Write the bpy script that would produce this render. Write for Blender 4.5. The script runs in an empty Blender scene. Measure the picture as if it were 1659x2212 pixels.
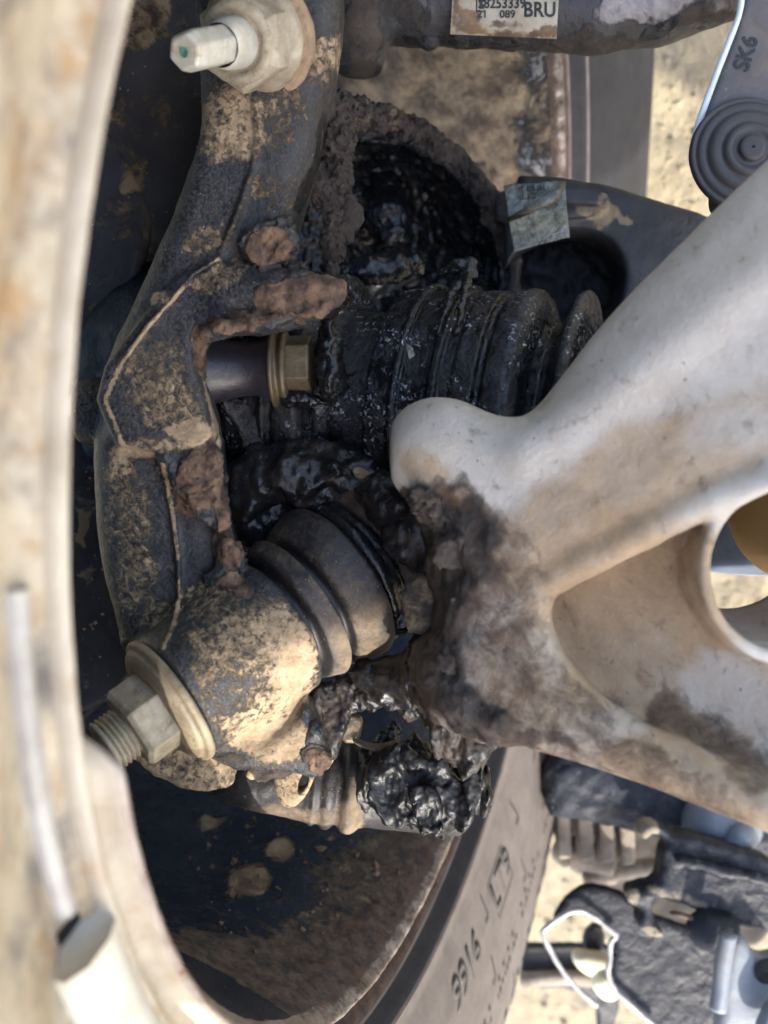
import bpy, math, random
import numpy as np
from mathutils import Matrix, Vector
random.seed(5); RNG = np.random.default_rng(5)
SC = bpy.context.scene
COL = SC.collection
F = 2268.0                                   # focal length in units of the sketch grid (1659 x 2212)
f32 = np.float32

# ---------------------------------------------------------------- frame of the place
# shapes are laid out in the axes (right, deep, up) of the view, then turned into a world whose ground is z = 0
def unit(v):
    v = np.array(v, float); return v / np.linalg.norm(v)
WN = unit((1, -.33838, -.13624))               # wheel axis, pointing inboard
WC = np.array((.02414, .41233, .04068))   # wheel centre
UP = unit((-.322, -.85, -.28)); UP = unit(UP - WN * UP.dot(WN))
AX = unit(np.cross((0, 1, 0), UP)); AX = AX if AX[0] > 0 else -AX
AY = np.cross(UP, AX)
RW = np.stack([AX, AY, UP])                  # rows: world axes
TYRE_R = .401
HC = -(WC.dot(UP) - TYRE_R)                  # height of the camera over the ground
def W(p): return np.asarray(p, float) @ RW.T + np.array((0, 0, HC))
SUN = unit((.25, -.62, -.74))

# ---------------------------------------------------------------- camera, sky, sun, exposure
cam = bpy.data.objects.new('camera', bpy.data.cameras.new('camera')); COL.objects.link(cam); SC.camera = cam
right, deep, up = RW @ (1, 0, 0), RW @ (0, 1, 0), RW @ (0, 0, 1)
mw = np.eye(4); mw[:3, 0] = right; mw[:3, 1] = up; mw[:3, 2] = -deep; mw[2, 3] = HC
cam.matrix_world = Matrix(mw.tolist())
cd = cam.data; cd.sensor_fit = 'VERTICAL'; cd.sensor_height = 34.14; cd.lens = 35.0 * (F / 2268.0)
cd.sensor_height = 35.0 * 2212 / F
cd.clip_start = .01; cd.clip_end = 3000
cd.dof.use_dof = True; cd.dof.focus_distance = .385; cd.dof.aperture_fstop = 35.0 / 4.0

world = bpy.data.worlds.new('World'); SC.world = world; world.use_nodes = True
sw = RW @ SUN
sel, saz = math.asin(sw[2]), math.atan2(sw[0], sw[1])
nt = world.node_tree
sky = nt.nodes.new('ShaderNodeTexSky'); sky.sky_type = 'NISHITA'; sky.sun_disc = False
sky.sun_elevation = sel; sky.sun_rotation = saz
sky.air_density = .9; sky.dust_density = 2.5; sky.ozone_density = .6
nt.links.new(sky.outputs[0], nt.nodes['Background'].inputs[0]); nt.nodes['Background'].inputs[1].default_value = .15
sl = bpy.data.lights.new('sun', 'SUN'); sl.energy = 1.75; sl.angle = math.radians(.5); sl.color = (1, .95, .86)
so = bpy.data.objects.new('sun', sl); COL.objects.link(so)
so.rotation_euler = Vector(sw).to_track_quat('Z', 'Y').to_euler()
SC.view_settings.view_transform = 'Standard'; SC.view_settings.look = 'None'
SC.view_settings.exposure = 2.2; SC.view_settings.gamma = 1

# ---------------------------------------------------------------- helpers: points, noise
def C(px, py, d): return np.array(((px - 829.5) / F * d, d, -(py - 1106) / F * d))
def disp(p):
    d = np.maximum(p[:, 1], .02)
    return 829.5 + F * p[:, 0] / d, 1106 - F * p[:, 2] / d
def sst(a, b, x):
    t = np.clip((x - a) / (b - a), 0, 1); return t * t * (3 - 2 * t)
_G = RNG.normal(size=(256, 3)); _G /= np.linalg.norm(_G, axis=1)[:, None]; _G = _G.astype(f32)
def vnoise(p, s=0):                           # gradient noise, 0..1
    q = np.floor(p).astype(np.int64); t = (p - q).astype(f32); w = t * t * t * (t * (t * 6 - 15) + 10)
    r = 0
    for a in (0, 1):
        for b in (0, 1):
            for c in (0, 1):
                n = ((q[:, 0] + a) * 73856093) ^ ((q[:, 1] + b) * 19349663) ^ ((q[:, 2] + c) * 83492791) ^ (s * 2654435)
                n = (n ^ (n >> 13)) * 1274126177 & 0x7fffffff
                g = _G[(n ^ (n >> 16)) & 255]
                dt = g[:, 0] * (t[:, 0] - a) + g[:, 1] * (t[:, 1] - b) + g[:, 2] * (t[:, 2] - c)
                r = r + dt * (w[:, 0] if a else 1 - w[:, 0]) * (w[:, 1] if b else 1 - w[:, 1]) * (w[:, 2] if c else 1 - w[:, 2])
    return np.clip(.5 + .95 * r, 0, 1)
def fbm(p, freq, octv=4, s=0, gain=.5):
    r, a, n = 0, 1, 0
    for o in range(octv):
        r = r + a * vnoise(p * (freq * 2.03 ** o) + 17.3 * o, s + o); n += a; a *= gain
    return r / n                              # 0..1, mean .5

# ---------------------------------------------------------------- helpers: signed distance solids
class Grid:
    def __init__(s, lo, hi, h):
        s.lo = np.array(lo, float); s.h = h
        n = np.ceil((np.array(hi) - s.lo) / h).astype(int) + 1
        s.X = (s.lo[0] + h * np.arange(n[0])).astype(f32)[:, None, None]
        s.D = (s.lo[1] + h * np.arange(n[1])).astype(f32)[None, :, None]
        s.Z = (s.lo[2] + h * np.arange(n[2])).astype(f32)[None, None, :]
        s.n = n
def smin(a, b, k):
    if k <= 0: return np.minimum(a, b)
    h = np.maximum(k - np.abs(a - b), 0) / k
    return np.minimum(a, b) - h * h * h * k / 6
def smax(a, b, k): return -smin(-a, -b, k)
def pl(px, py, P):
    d0, gx, gz = P; rx, rz = (px - 829.5) / F, -(py - 1106) / F
    return d0 / (1 - gx * rx - gz * rz)
def smooth_poly(pts, n=2):
    p = np.array(pts, float)
    for _ in range(n):
        q = np.roll(p, -1, 0); p = np.stack([.75 * p + .25 * q, .25 * p + .75 * q], 1).reshape(-1, 2)
    return p
def poly2(g, pts, P, sm=1):
    pts = smooth_poly(pts, sm)
    xz = np.array([C(a, b, pl(a, b, P))[[0, 2]] for a, b in pts])
    X = g.X[:, :, 0]; Z = g.Z[:, 0, :]
    X = np.broadcast_to(X, (g.n[0], g.n[2])); Z = np.broadcast_to(Z, (g.n[0], g.n[2]))
    dm = np.full(X.shape, 1e9, f32); ins = np.zeros(X.shape, bool)
    for (ax, az), (bx, bz) in zip(xz, np.roll(xz, -1, 0)):
        ex, ez = bx - ax, bz - az; L = ex * ex + ez * ez + 1e-18
        t = np.clip(((X - ax) * ex + (Z - az) * ez) / L, 0, 1)
        dm = np.minimum(dm, (X - ax - t * ex) ** 2 + (Z - az - t * ez) ** 2)
        ins ^= ((az > Z) != (bz > Z)) & (X < (bx - ax) * (Z - az) / (bz - az + 1e-18) + ax)
    r = np.sqrt(dm); return np.where(ins, -r, r).astype(f32)[:, None, :]
def prism(g, pts, P, half, rnd, sm=1, off=None):
    s2 = poly2(g, pts, P, sm) + f32(rnd)
    cen = P[0] + P[1] * g.X + P[2] * g.Z
    if off is not None: cen = cen + off
    k = 1 / math.sqrt(1 + P[1] ** 2 + P[2] ** 2)
    q = np.abs(g.D - cen) * f32(k) - f32(half - rnd)
    return np.minimum(np.maximum(s2, q), 0) + np.sqrt(np.maximum(s2, 0) ** 2 + np.maximum(q, 0) ** 2) - f32(rnd)
def cap(g, a, b, ra, rb=None):
    rb = ra if rb is None else rb; a, b = np.array(a, float), np.array(b, float); ab = b - a
    L = ab.dot(ab) + 1e-12
    t = np.clip(((g.X - a[0]) * ab[0] + (g.D - a[1]) * ab[1] + (g.Z - a[2]) * ab[2]) / L, 0, 1).astype(f32)
    return np.sqrt((g.X - a[0] - t * ab[0]) ** 2 + (g.D - a[1] - t * ab[1]) ** 2 + (g.Z - a[2] - t * ab[2]) ** 2) - (ra + (rb - ra) * t)
def chain(g, pts, k=0.0):                     # pts: (px, py, d, radius)
    r = None
    for a, b in zip(pts, pts[1:]):
        c = cap(g, C(*a[:3]), C(*b[:3]), a[3], b[3]); r = c if r is None else smin(r, c, k)
    return r.astype(f32)
def cyl(g, a, b, r, rnd=0.0):
    a, b = np.array(a, float), np.array(b, float); L = np.linalg.norm(b - a); u = (b - a) / L
    t = (g.X - a[0]) * u[0] + (g.D - a[1]) * u[1] + (g.Z - a[2]) * u[2]
    rr = np.sqrt(np.maximum((g.X - a[0]) ** 2 + (g.D - a[1]) ** 2 + (g.Z - a[2]) ** 2 - t * t, 0))
    p = rr - (r - rnd); q = np.abs(t - L / 2) - (L / 2 - rnd)
    return (np.minimum(np.maximum(p, q), 0) + np.sqrt(np.maximum(p, 0) ** 2 + np.maximum(q, 0) ** 2) - rnd).astype(f32)
def ball(g, c, r, sc=(1, 1, 1)):
    return (np.sqrt(((g.X - c[0]) / sc[0]) ** 2 + ((g.D - c[1]) / sc[1]) ** 2 + ((g.Z - c[2]) / sc[2]) ** 2) - r) * min(sc)

def ragged(g, V, layers):                     # layers: (amplitude, frequency, octaves, ridged)
    V = np.array(np.broadcast_to(V, tuple(g.n)), dtype=f32); lim = 2.2 * sum(l[0] for l in layers)
    m = np.abs(V) < lim; ix = np.argwhere(m); p = g.lo + ix * g.h; h = 0
    for i, (a, fr, o, rid) in enumerate(layers):
        n = fbm(p, fr, o, 13 * i + 7); h = h + a * ((1 - np.abs(2 * n - 1) ** .7 * 1.6) * 1.2 - .35 if rid else 2 * n - 1)
    V[m] -= np.asarray(h, f32) * (1 if np.ndim(h) == 0 else sst(lim, lim * .5, np.abs(V[m])).astype(f32)); return V
def concave(P, Q, it=24):
    return ((relax(P, Q, it) - P) * vnormals(P, Q)).sum(1) * 1000
def snets(g, V):
    V = np.array(np.broadcast_to(V, tuple(g.n)), dtype=f32, order="C")
    V[0] = V[-1] = 1e-3; V[:, 0] = V[:, -1] = 1e-3; V[:, :, 0] = V[:, :, -1] = 1e-3
    I = V < 0; n = V.shape
    cnt = np.zeros(tuple(k - 1 for k in n), np.uint8)
    offs = [(a, b, c) for a in (0, 1) for b in (0, 1) for c in (0, 1)]
    for a, b, c in offs: cnt += I[a:n[0]-1+a, b:n[1]-1+b, c:n[2]-1+c]
    act = (cnt > 0) & (cnt < 8); ix = np.argwhere(act)
    ids = np.full(act.shape, -1, np.int32); ids[act] = np.arange(len(ix))
    cv = np.stack([V[ix[:, 0] + a, ix[:, 1] + b, ix[:, 2] + c] for a, b, c in offs], 1)
    P = np.zeros((len(ix), 3)); K = np.zeros(len(ix))
    for i in range(8):
        for j in range(i + 1, 8):
            oi, oj = np.array(offs[i]), np.array(offs[j])
            if np.abs(oi - oj).sum() != 1: continue
            m = (cv[:, i] < 0) != (cv[:, j] < 0)
            t = cv[m, i] / (cv[m, i] - cv[m, j])
            P[m] += oi + t[:, None] * (oj - oi); K[m] += 1
    P = (P / K[:, None] + ix) * g.h + g.lo
    Fs = []
    for ax in range(3):
        s0 = [slice(1, -1)] * 3; s1 = [slice(1, -1)] * 3; s0[ax] = slice(0, -1); s1[ax] = slice(1, None)
        A, B = I[tuple(s0)], I[tuple(s1)]
        e = np.argwhere(A != B)
        if not len(e): continue
        fl = A[tuple(e.T)]
        base = e.copy()
        for q in range(3):
            if q != ax: base[:, q] += 1
        u, v = (ax + 1) % 3, (ax + 2) % 3
        qd = []
        for du, dv in ((-1, -1), (0, -1), (0, 0), (-1, 0)):
            k = base.copy(); k[:, u] += du; k[:, v] += dv; qd.append(ids[tuple(k.T)])
        qd = np.stack(qd, 1); qd[~fl] = qd[~fl][:, ::-1]
        Fs.append(qd)
    return P, np.concatenate(Fs)
def vnormals(P, Q):
    n = np.cross(P[Q[:, 2]] - P[Q[:, 0]], P[Q[:, 3]] - P[Q[:, 1]])
    N = np.zeros_like(P)
    for i in range(4):
        for c in range(3): N[:, c] += np.bincount(Q[:, i], n[:, c], len(P))
    return N / (np.linalg.norm(N, axis=1)[:, None] + 1e-12)
def relax(P, Q, it=2, w=.5):
    E = np.concatenate([Q[:, [0, 1]], Q[:, [1, 2]], Q[:, [2, 3]], Q[:, [3, 0]]]); dg = np.bincount(E.ravel(), minlength=len(P))
    for _ in range(it):
        S = np.stack([np.bincount(E[:, 0], P[E[:, 1], c], len(P)) + np.bincount(E[:, 1], P[E[:, 0], c], len(P)) for c in range(3)], 1)
        P = P * (1 - w) + w * S / dg[:, None]
    return P
def rough_up(P, Q, layers):                   # layers: (amplitude, frequency, octaves, mask or None)
    N = vnormals(P, Q); h = 0
    for i, (a, fr, o, m) in enumerate(layers):
        t = a * (fbm(P, fr, o, 31 * i + 3) - .5) * 2
        h = h + (t if m is None else t * m)
    return P + N * np.asarray(h)[:, None]

# ---------------------------------------------------------------- helpers: objects
def mesh_obj(name, P, Q, m, parent=None, base=None, attrs=None, smooth=True):
    """verts in view axes, faces a list or an (n,4)/(n,3) array; ONE mesh object"""
    Pw = W(P)
    if parent is not None: Pw = Pw - np.array(parent['_w'])
    me = bpy.data.meshes.new(name)
    if isinstance(Q, np.ndarray):
        k = Q.shape[1]
        me.vertices.add(len(Pw)); me.vertices.foreach_set('co', Pw.astype(f32).ravel())
        me.loops.add(Q.size); me.loops.foreach_set('vertex_index', Q.astype(np.int32).ravel())
        me.polygons.add(len(Q)); me.polygons.foreach_set('loop_start', np.arange(0, Q.size, k, dtype=np.int32))
        me.update(calc_edges=True)
    else:
        me.from_pydata([tuple(v) for v in Pw], [], [list(map(int, q)) for q in Q])
    me.polygons.foreach_set('use_smooth', np.full(len(me.polygons), smooth, bool))
    for k_, v in (attrs or {}).items():
        at = me.attributes.new(k_, 'FLOAT', 'POINT'); at.data.foreach_set('value', np.asarray(v, f32))
    me.validate(); me.update()
    me.materials.append(m)
    o = bpy.data.objects.new(name, me); COL.objects.link(o)
    if parent is not None: o.parent = parent; o['_w'] = parent['_w']
    else: o['_w'] = [0.0, 0.0, 0.0]
    return o
def thing(name, label, cat, base, group=None):
    o = bpy.data.objects.new(name, None); COL.objects.link(o); o.empty_display_size = .01
    w = W(np.array(base)); o.location = w; o['_w'] = list(map(float, w))
    o['label'] = label; o['category'] = cat
    if group: o['group'] = group
    return o
def tag(o, label, cat, group=None):
    o['label'] = label; o['category'] = cat
    if group: o['group'] = group
    return o
def frame_of(a):
    a = unit(a); h = (0, 0, 1) if abs(a[2]) < .9 else (1, 0, 0)
    u = unit(np.cross(a, h)); return a, u, np.cross(a, u)
def lathe(o, a, prof, n=96, a0=0.0, a1=2 * math.pi, frm=None):
    a, u, v = frame_of(a) if frm is None else frm
    full = abs(a1 - a0 - 2 * math.pi) < 1e-6
    th = np.linspace(a0, a1, n, endpoint=not full); pr = np.array(prof, float)
    P = o + pr[None, :, :1] * a + pr[None, :, 1:2] * (np.cos(th)[:, None, None] * u + np.sin(th)[:, None, None] * v)
    m = len(pr); i = np.arange(n if full else n - 1)[:, None]; j = np.arange(m - 1)[None]
    i2 = (i + 1) % n
    Q = np.stack([i * m + j, i * m + j + 1, i2 * m + j + 1, i2 * m + j], -1).reshape(-1, 4)
    return P.reshape(-1, 3), Q
def resample(prof, step):
    out = []
    for (a, b), (c, d) in zip(prof, prof[1:]):
        k = max(1, int(math.hypot(c - a, d - b) / step))
        out += [(a + (c - a) * i / k, b + (d - b) * i / k) for i in range(k)]
    return out + [prof[-1]]
def roundprof(prof, n=2):
    p = np.array(prof, float)
    for _ in range(n):
        q = np.concatenate([p[:1], (.75 * p[:-1] + .25 * p[1:]), p[-1:]]) if 0 else None
        a = .75 * p[:-1] + .25 * p[1:]; b = .25 * p[:-1] + .75 * p[1:]
        p = np.concatenate([p[:1], np.stack([a, b], 1).reshape(-1, 2)[1:-1], p[-1:]])
    return [tuple(x) for x in p]
def box(cen, e1, e2, e3):                     # half-vectors
    c = np.array(cen, float); e = [np.array(x, float) for x in (e1, e2, e3)]
    P = np.array([c + sx * e[0] + sy * e[1] + sz * e[2] for sx in (-1, 1) for sy in (-1, 1) for sz in (-1, 1)])
    return P, [(0, 1, 3, 2), (4, 6, 7, 5), (0, 4, 5, 1), (2, 3, 7, 6), (0, 2, 6, 4), (1, 5, 7, 3)]
def tube(pts, r, n=10, closed=False):
    p = np.array(pts, float); rr = np.full(len(p), r) if np.isscalar(r) else np.array(r)
    T = np.gradient(p, axis=0); T /= np.linalg.norm(T, axis=1)[:, None]
    ref = np.array((.3, -1, .2)); P = []
    for i in range(len(p)):
        u = unit(np.cross(T[i], ref)); v = np.cross(T[i], u); th = np.arange(n) * 2 * math.pi / n
        P.append(p[i] + rr[i] * (np.cos(th)[:, None] * u + np.sin(th)[:, None] * v))
    P = np.concatenate(P); Q = [(i * n + j, i * n + (j + 1) % n, (i + 1) * n + (j + 1) % n, (i + 1) * n + j) for i in range(len(p) - 1) for j in range(n)]
    return P, Q + [tuple(range(n))[::-1], tuple(range((len(p) - 1) * n, len(p) * n))]
def spline(pts, k=6):
    p = np.array(pts, float); out = []
    q = np.concatenate([2 * p[:1] - p[1:2], p, 2 * p[-1:] - p[-2:-1]])
    for i in range(1, len(q) - 2):
        for t in np.arange(k) / k:
            out.append(.5 * (2 * q[i] + (q[i+1] - q[i-1]) * t + (2*q[i-1] - 5*q[i] + 4*q[i+1] - q[i+2]) * t*t + (-q[i-1] + 3*q[i] - 3*q[i+1] + q[i+2]) * t**3))
    return np.array(out + [p[-1]])
def hexnut(o, a, r, h, ch=.12, roll=0.0):
    """chamfered hexagon prism from o along a; r = across-corners radius"""
    a, u, v = frame_of(a); P, Q = [], []
    for t, k in ((0, 1), (h * (1 - ch * 1.3), 1), (h, 1 - ch)):
        for i in range(6):
            an = roll + i * math.pi / 3; P.append(o + a * t + r * k * (math.cos(an) * u + math.sin(an) * v))
    for l in (0, 1):
        for i in range(6): j = (i + 1) % 6; Q.append((l*6+i, l*6+j, l*6+6+j, l*6+6+i))
    Q += [tuple(range(5, -1, -1)), tuple(range(12, 18))]
    return np.array(P), Q
def bevel(o, w, seg=2):
    m = o.modifiers.new('bevel', 'BEVEL'); m.width = w; m.segments = seg; m.limit_method = 'ANGLE'; m.angle_limit = .5
    return o
def paint(P, spots, bg=0.0, warp=22, freq=90, s=9):
    """mask on the surface: spots are ellipses (cx, cy, rx, ry, angle in degrees, strength) given on the sketch grid"""
    x, y = disp(P)
    x = x + warp * 2 * (fbm(P, freq, 4, s) - .5) * 2; y = y + warp * 2 * (fbm(P, freq, 4, s + 50) - .5) * 2
    v = np.full(len(P), bg)
    for cx, cy, rx, ry, an, st in spots:
        c, s_ = math.cos(math.radians(an)), math.sin(math.radians(an))
        u = ((x - cx) * c + (y - cy) * s_) / rx; w = (-(x - cx) * s_ + (y - cy) * c) / ry
        k = sst(1.25, .6, np.sqrt(u * u + w * w))
        v = v * (1 - k) + st * k
    return v

# ---------------------------------------------------------------- procedural materials
class NB:
    def __init__(s, name):
        s.m = bpy.data.materials.new(name); s.m.use_nodes = True; s.t = s.m.node_tree; s.b = s.t.nodes['Principled BSDF']
        s.co = s.t.nodes.new('ShaderNodeTexCoord').outputs['Object']
    def n(s, ty, **kw):
        x = s.t.nodes.new(ty)
        for k, v in kw.items(): setattr(x, k, v)
        return x
    def put(s, sock, v):
        if hasattr(v, 'links'): s.t.links.new(v, sock)
        else: sock.default_value = v
    def noise(s, scale, detail=5, rough=.6, dist=0.0, off=0.0):
        x = s.n('ShaderNodeTexNoise'); x.inputs['Scale'].default_value = scale; x.inputs['Detail'].default_value = detail
        x.inputs['Roughness'].default_value = rough; x.inputs['Distortion'].default_value = dist
        co = s.co
        if off:
            mp = s.n('ShaderNodeMapping'); mp.inputs['Location'].default_value = (off, off * .7, -off); s.put(mp.inputs[0], co); co = mp.outputs[0]
        s.put(x.inputs['Vector'], co); return x.outputs[0]
    def math(s, op, a, b=0.0, c=0.0):
        x = s.n('ShaderNodeMath', operation=op); s.put(x.inputs[0], a); s.put(x.inputs[1], b); s.put(x.inputs[2], c); return x.outputs[0]
    def step(s, v, lo, hi):
        x = s.n('ShaderNodeMapRange', interpolation_type='SMOOTHSTEP'); s.put(x.inputs[0], v); x.inputs[1].default_value = lo; x.inputs[2].default_value = hi
        return x.outputs[0]
    def mix(s, f, a, b):
        x = s.n('ShaderNodeMix', data_type='RGBA'); s.put(x.inputs[0], f)
        for i, v in ((6, a), (7, b)): s.put(x.inputs[i], v if hasattr(v, 'links') else (*v, 1))
        return x.outputs[2]
    def mixf(s, f, a, b):
        x = s.n('ShaderNodeMix'); s.put(x.inputs[0], f); s.put(x.inputs[2], a); s.put(x.inputs[3], b); return x.outputs[0]
    def attr(s, nm): return s.n('ShaderNodeAttribute', attribute_name=nm).outputs['Fac']
def grime(name, base, base2=None, rough=.5, metal=0.0, nscale=60, bumps=((300, .0006, 4),), layers=(), specks=None, spec=.5, coat=0.0, rvar=.15):
    B = NB(name)
    base2 = base2 or tuple(c * .6 for c in base)
    col = B.mix(B.step(B.noise(nscale, 6, .65), .35, .65), base, base2)
    ro = B.mixf(B.noise(nscale * 3.1, 4, .6, 0, 3.1), max(rough - rvar, .03), min(rough + rvar, 1))
    mt = metal; hsum = None
    for li, L in enumerate(layers):
        v = B.attr(L['attr']) if L.get('attr') else L.get('value', .3)
        sc = L.get('scale', 120); amp = L.get('amp', 1.1); w = L.get('w', .14); o = 5.3 * (li + 1)
        nz = B.noise(sc, 8, L.get('nr', .68), L.get('dist', .4), o)
        f = B.step(B.math('MULTIPLY_ADD', B.math('SUBTRACT', nz, .5), amp * 2, v), .5 - w, .5 + w)
        f = B.math('MULTIPLY', f, L.get('max', 1.0))
        if L.get('mask'): f = B.math('MULTIPLY', f, B.step(B.noise(L['mask'], 3, .6, 0, o + 9), .48, .60))
        c2 = L.get('col2') or tuple(c * .62 for c in L['col'])
        lc = B.mix(B.step(B.noise(L.get('cs', 90), 7, .7, 0, o + 2), .34, .66), L['col'], c2)
        col = B.mix(f, col, lc); ro = B.mixf(f, ro, L.get('rough', .92)); mt = B.mixf(f, mt, L.get('metal', 0.0))
        h = L.get('height', 0.0)
        if h:
            x = B.math('MULTIPLY', B.math('MULTIPLY', f, B.math('ADD', B.noise(L.get('hs', 500), 6, .7, 0, o), .5)), h)
            hsum = x if hsum is None else B.math('ADD', hsum, x)
    if specks:                                # (scale, size, amount, colour)
        for sc, sz, am, cc in specks:
            vo = B.n('ShaderNodeTexVoronoi'); vo.inputs['Scale'].default_value = sc; B.put(vo.inputs['Vector'], B.co)
            f = B.math('MULTIPLY', B.step(vo.outputs['Distance'], sz, sz * .55), B.step(B.noise(sc * .3, 3, .6, 0, 7.7), 1 - am, 1.04 - am))
            col = B.mix(f, col, cc); ro = B.mixf(f, ro, .9)
            x = B.math('MULTIPLY', f, .0003); hsum = x if hsum is None else B.math('ADD', hsum, x)
    for sc, di, de in bumps:
        x = B.math('MULTIPLY', B.noise(sc, de, .65, 0, .9), di); hsum = x if hsum is None else B.math('ADD', hsum, x)
    bp = B.n('ShaderNodeBump'); bp.inputs['Distance'].default_value = 1.0; bp.inputs['Strength'].default_value = 1.0
    B.put(bp.inputs['Height'], hsum)
    B.put(B.b.inputs['Base Color'], col); B.put(B.b.inputs['Roughness'], ro); B.put(B.b.inputs['Metallic'], mt)
    B.b.inputs['Specular IOR Level'].default_value = spec; B.put(B.b.inputs['Normal'], bp.outputs[0])
    if coat: B.b.inputs['Coat Weight'].default_value = coat; B.b.inputs['Coat Roughness'].default_value = .12
    return B.m
TAN = (.42, .31, .19); TAN2 = (.29, .205, .12); MUD = (.062, .046, .034); MUD2 = (.03, .023, .018)
RUST = (.125, .070, .044); RUST2 = (.05, .030, .022); BLK = (.0035, .0038, .0045); BLK2 = (.008, .0085, .0105)
Ldust = dict(attr='dust', col=TAN, col2=TAN2, scale=380, amp=.95, w=.15, nr=.80, max=.92, height=.0005, hs=800, cs=140)
Lrust = dict(attr='rust', col=(.19, .115, .068), col2=(.055, .034, .026), scale=190, amp=.75, w=.2, cs=170, height=.0010, hs=420)
Lmud = dict(attr='mud', col=MUD, col2=MUD2, scale=140, amp=.6, height=.0008, hs=300)
Lgrease = dict(attr='grease', col=BLK2, col2=BLK, rough=.24, scale=110, amp=.5, height=.0008, hs=260, w=.2)
M = {}
M['knuckle'] = grime('dirty_black_iron', (.021, .0238, .030), (.012, .0135, .017), .33, nscale=110, bumps=((420, .0005, 5), (1500, .00012, 3)),
    layers=(dict(value=.36, col=(.16, .125, .085), col2=(.10, .08, .058), scale=850, amp=1.3, w=.3, max=.42, height=.0003), Ldust, Lmud, Lrust, Lgrease), specks=((420, .16, .42, (.42, .34, .24)), (800, .18, .40, (.3, .24, .17))))
M['shield'] = grime('dusty_black_shield', (.050, .050, .056), (.03, .03, .035), .5, nscale=50, bumps=((260, .0004, 5),),
    layers=(dict(Ldust, col=(.30, .22, .14), scale=90), Lmud), specks=((330, .17, .44, (.36, .28, .2)), (700, .2, .4, (.3, .25, .19))))
M['alloy'] = grime('dusty_cast_alloy', (.46, .415, .35), (.38, .335, .27), .58, nscale=28, bumps=((650, .0003, 4), (1500, .00012, 3), (120, .0005, 4)), specks=((260, .13, .42, (.16, .12, .08)), (480, .16, .36, (.2, .15, .1))),
    layers=(dict(Ldust, col=(.37, .255, .14), col2=(.255, .168, .09), scale=45, amp=.55, w=.45, nr=.75, cs=60, height=.0002, max=.95), dict(Lmud, col=(.135, .083, .050), col2=(.070, .043, .028), scale=110, amp=.85, w=.3, nr=.78), dict(Lgrease, col=(.040, .026, .018), col2=(.010, .009, .009), scale=120, amp=.55, w=.26, nr=.78, rough=.3, hs=420)), spec=.45)
M['nut'] = grime('dusty_zinc', (.40, .35, .25), (.27, .23, .155), .55, nscale=90, bumps=((500, .0003, 4),),
    layers=(dict(value=.36, col=(.24, .165, .10), scale=260, amp=1.0, w=.4, nr=.8, max=.6, height=.0002), dict(value=.27, col=(.16, .10, .06), scale=110, amp=1.0, nr=.8, w=.25), Ldust, Lmud))
M['stud'] = grime('zinc_stud', (.58, .56, .48), (.44, .41, .33), .38, metal=.25, nscale=120, bumps=((300, .0002, 3),), layers=(dict(value=.2, col=(.42, .33, .22), scale=90, amp=1.0),
    dict(attr='paintdot', col=(.05, .22, .15), col2=(.07, .26, .19), scale=200, amp=.5)))
M['tan'] = grime('caked_tan_dirt', (.36, .255, .15), (.24, .165, .10), .95, nscale=120, bumps=((500, .0011, 6), (1400, .0004, 4)), layers=(Lmud,))
M['rust'] = grime('crumbling_rust', RUST, RUST2, .9, nscale=220, bumps=((260, .0018, 5), (800, .0007, 4)),
    layers=(dict(value=.38, col=(.27, .185, .115), col2=(.18, .115, .07), scale=150, amp=1.1, w=.25, nr=.78), dict(value=.22, col=(.03, .03, .037), scale=110, amp=1.0, rough=.5), Lgrease))
M['boot'] = grime('greasy_black_rubber', (.0055, .0062, .0076), (.0035, .0042, .0052), .27, nscale=60, bumps=((420, .00016, 3),), spec=.45, rvar=.10,
    layers=(dict(attr='ridge_tone', col=(.038, .041, .046), col2=(.024, .026, .030), rough=.4, scale=260, amp=.8, w=.3, max=.9), dict(value=.42, col=(.009, .010, .012), col2=(.013, .0145, .017), rough=.11, scale=130, amp=1.1, w=.3, height=.0004, hs=700), dict(value=.30, col=(.62, .66, .72), col2=(.30, .33, .38), rough=.14, metal=.9, mask=70, scale=640, amp=1.15, w=.05, nr=.6, dist=.5, height=.0003, hs=900), dict(attr='dust', col=(.10, .09, .07), scale=150, amp=.8),))  # pale metallic flecks put in as glints on the wet rubber
M['grease_rough'] = grime('ragged_black_grease', (.011, .0112, .012), (.006, .006, .0065), .40, nscale=90, bumps=((130, .0005, 2), (900, .00016, 3)), spec=.3, rvar=.12,
    layers=(dict(value=.10, col=(.50, .54, .60), col2=(.30, .33, .38), rough=.14, metal=.9, mask=70, scale=520, amp=1.15, w=.05, nr=.6, dist=.5, height=.0003, hs=900), dict(attr='mud', col=(.05, .036, .028), col2=(.022, .017, .014), rough=.65, scale=130, amp=.9, w=.25),))  # sparse metallic flecks stand in for glints
M['grease'] = grime('black_grease', (.012, .0128, .0145), (.006, .0064, .0075), .27, nscale=70, bumps=((160, .0008, 3), (700, .00022, 3)), spec=.4, rvar=.12,
    layers=(dict(value=.09, col=(.50, .54, .60), col2=(.30, .33, .38), rough=.14, metal=.9, mask=70, scale=420, amp=1.15, w=.05, nr=.6, dist=.5, height=.0003, hs=900), dict(attr='mud', col=(.045, .032, .024), col2=(.02, .0155, .013), rough=.55, scale=120, amp=.9, w=.3),))  # a few metallic flecks painted in as glints
M['deepblack'] = grime('black_shade', (.003, .003, .0036), (.005, .005, .006), .6, nscale=60, bumps=((260, .0006, 4),), spec=.3)  # near black that stands in for shade in gaps and hollows
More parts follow.
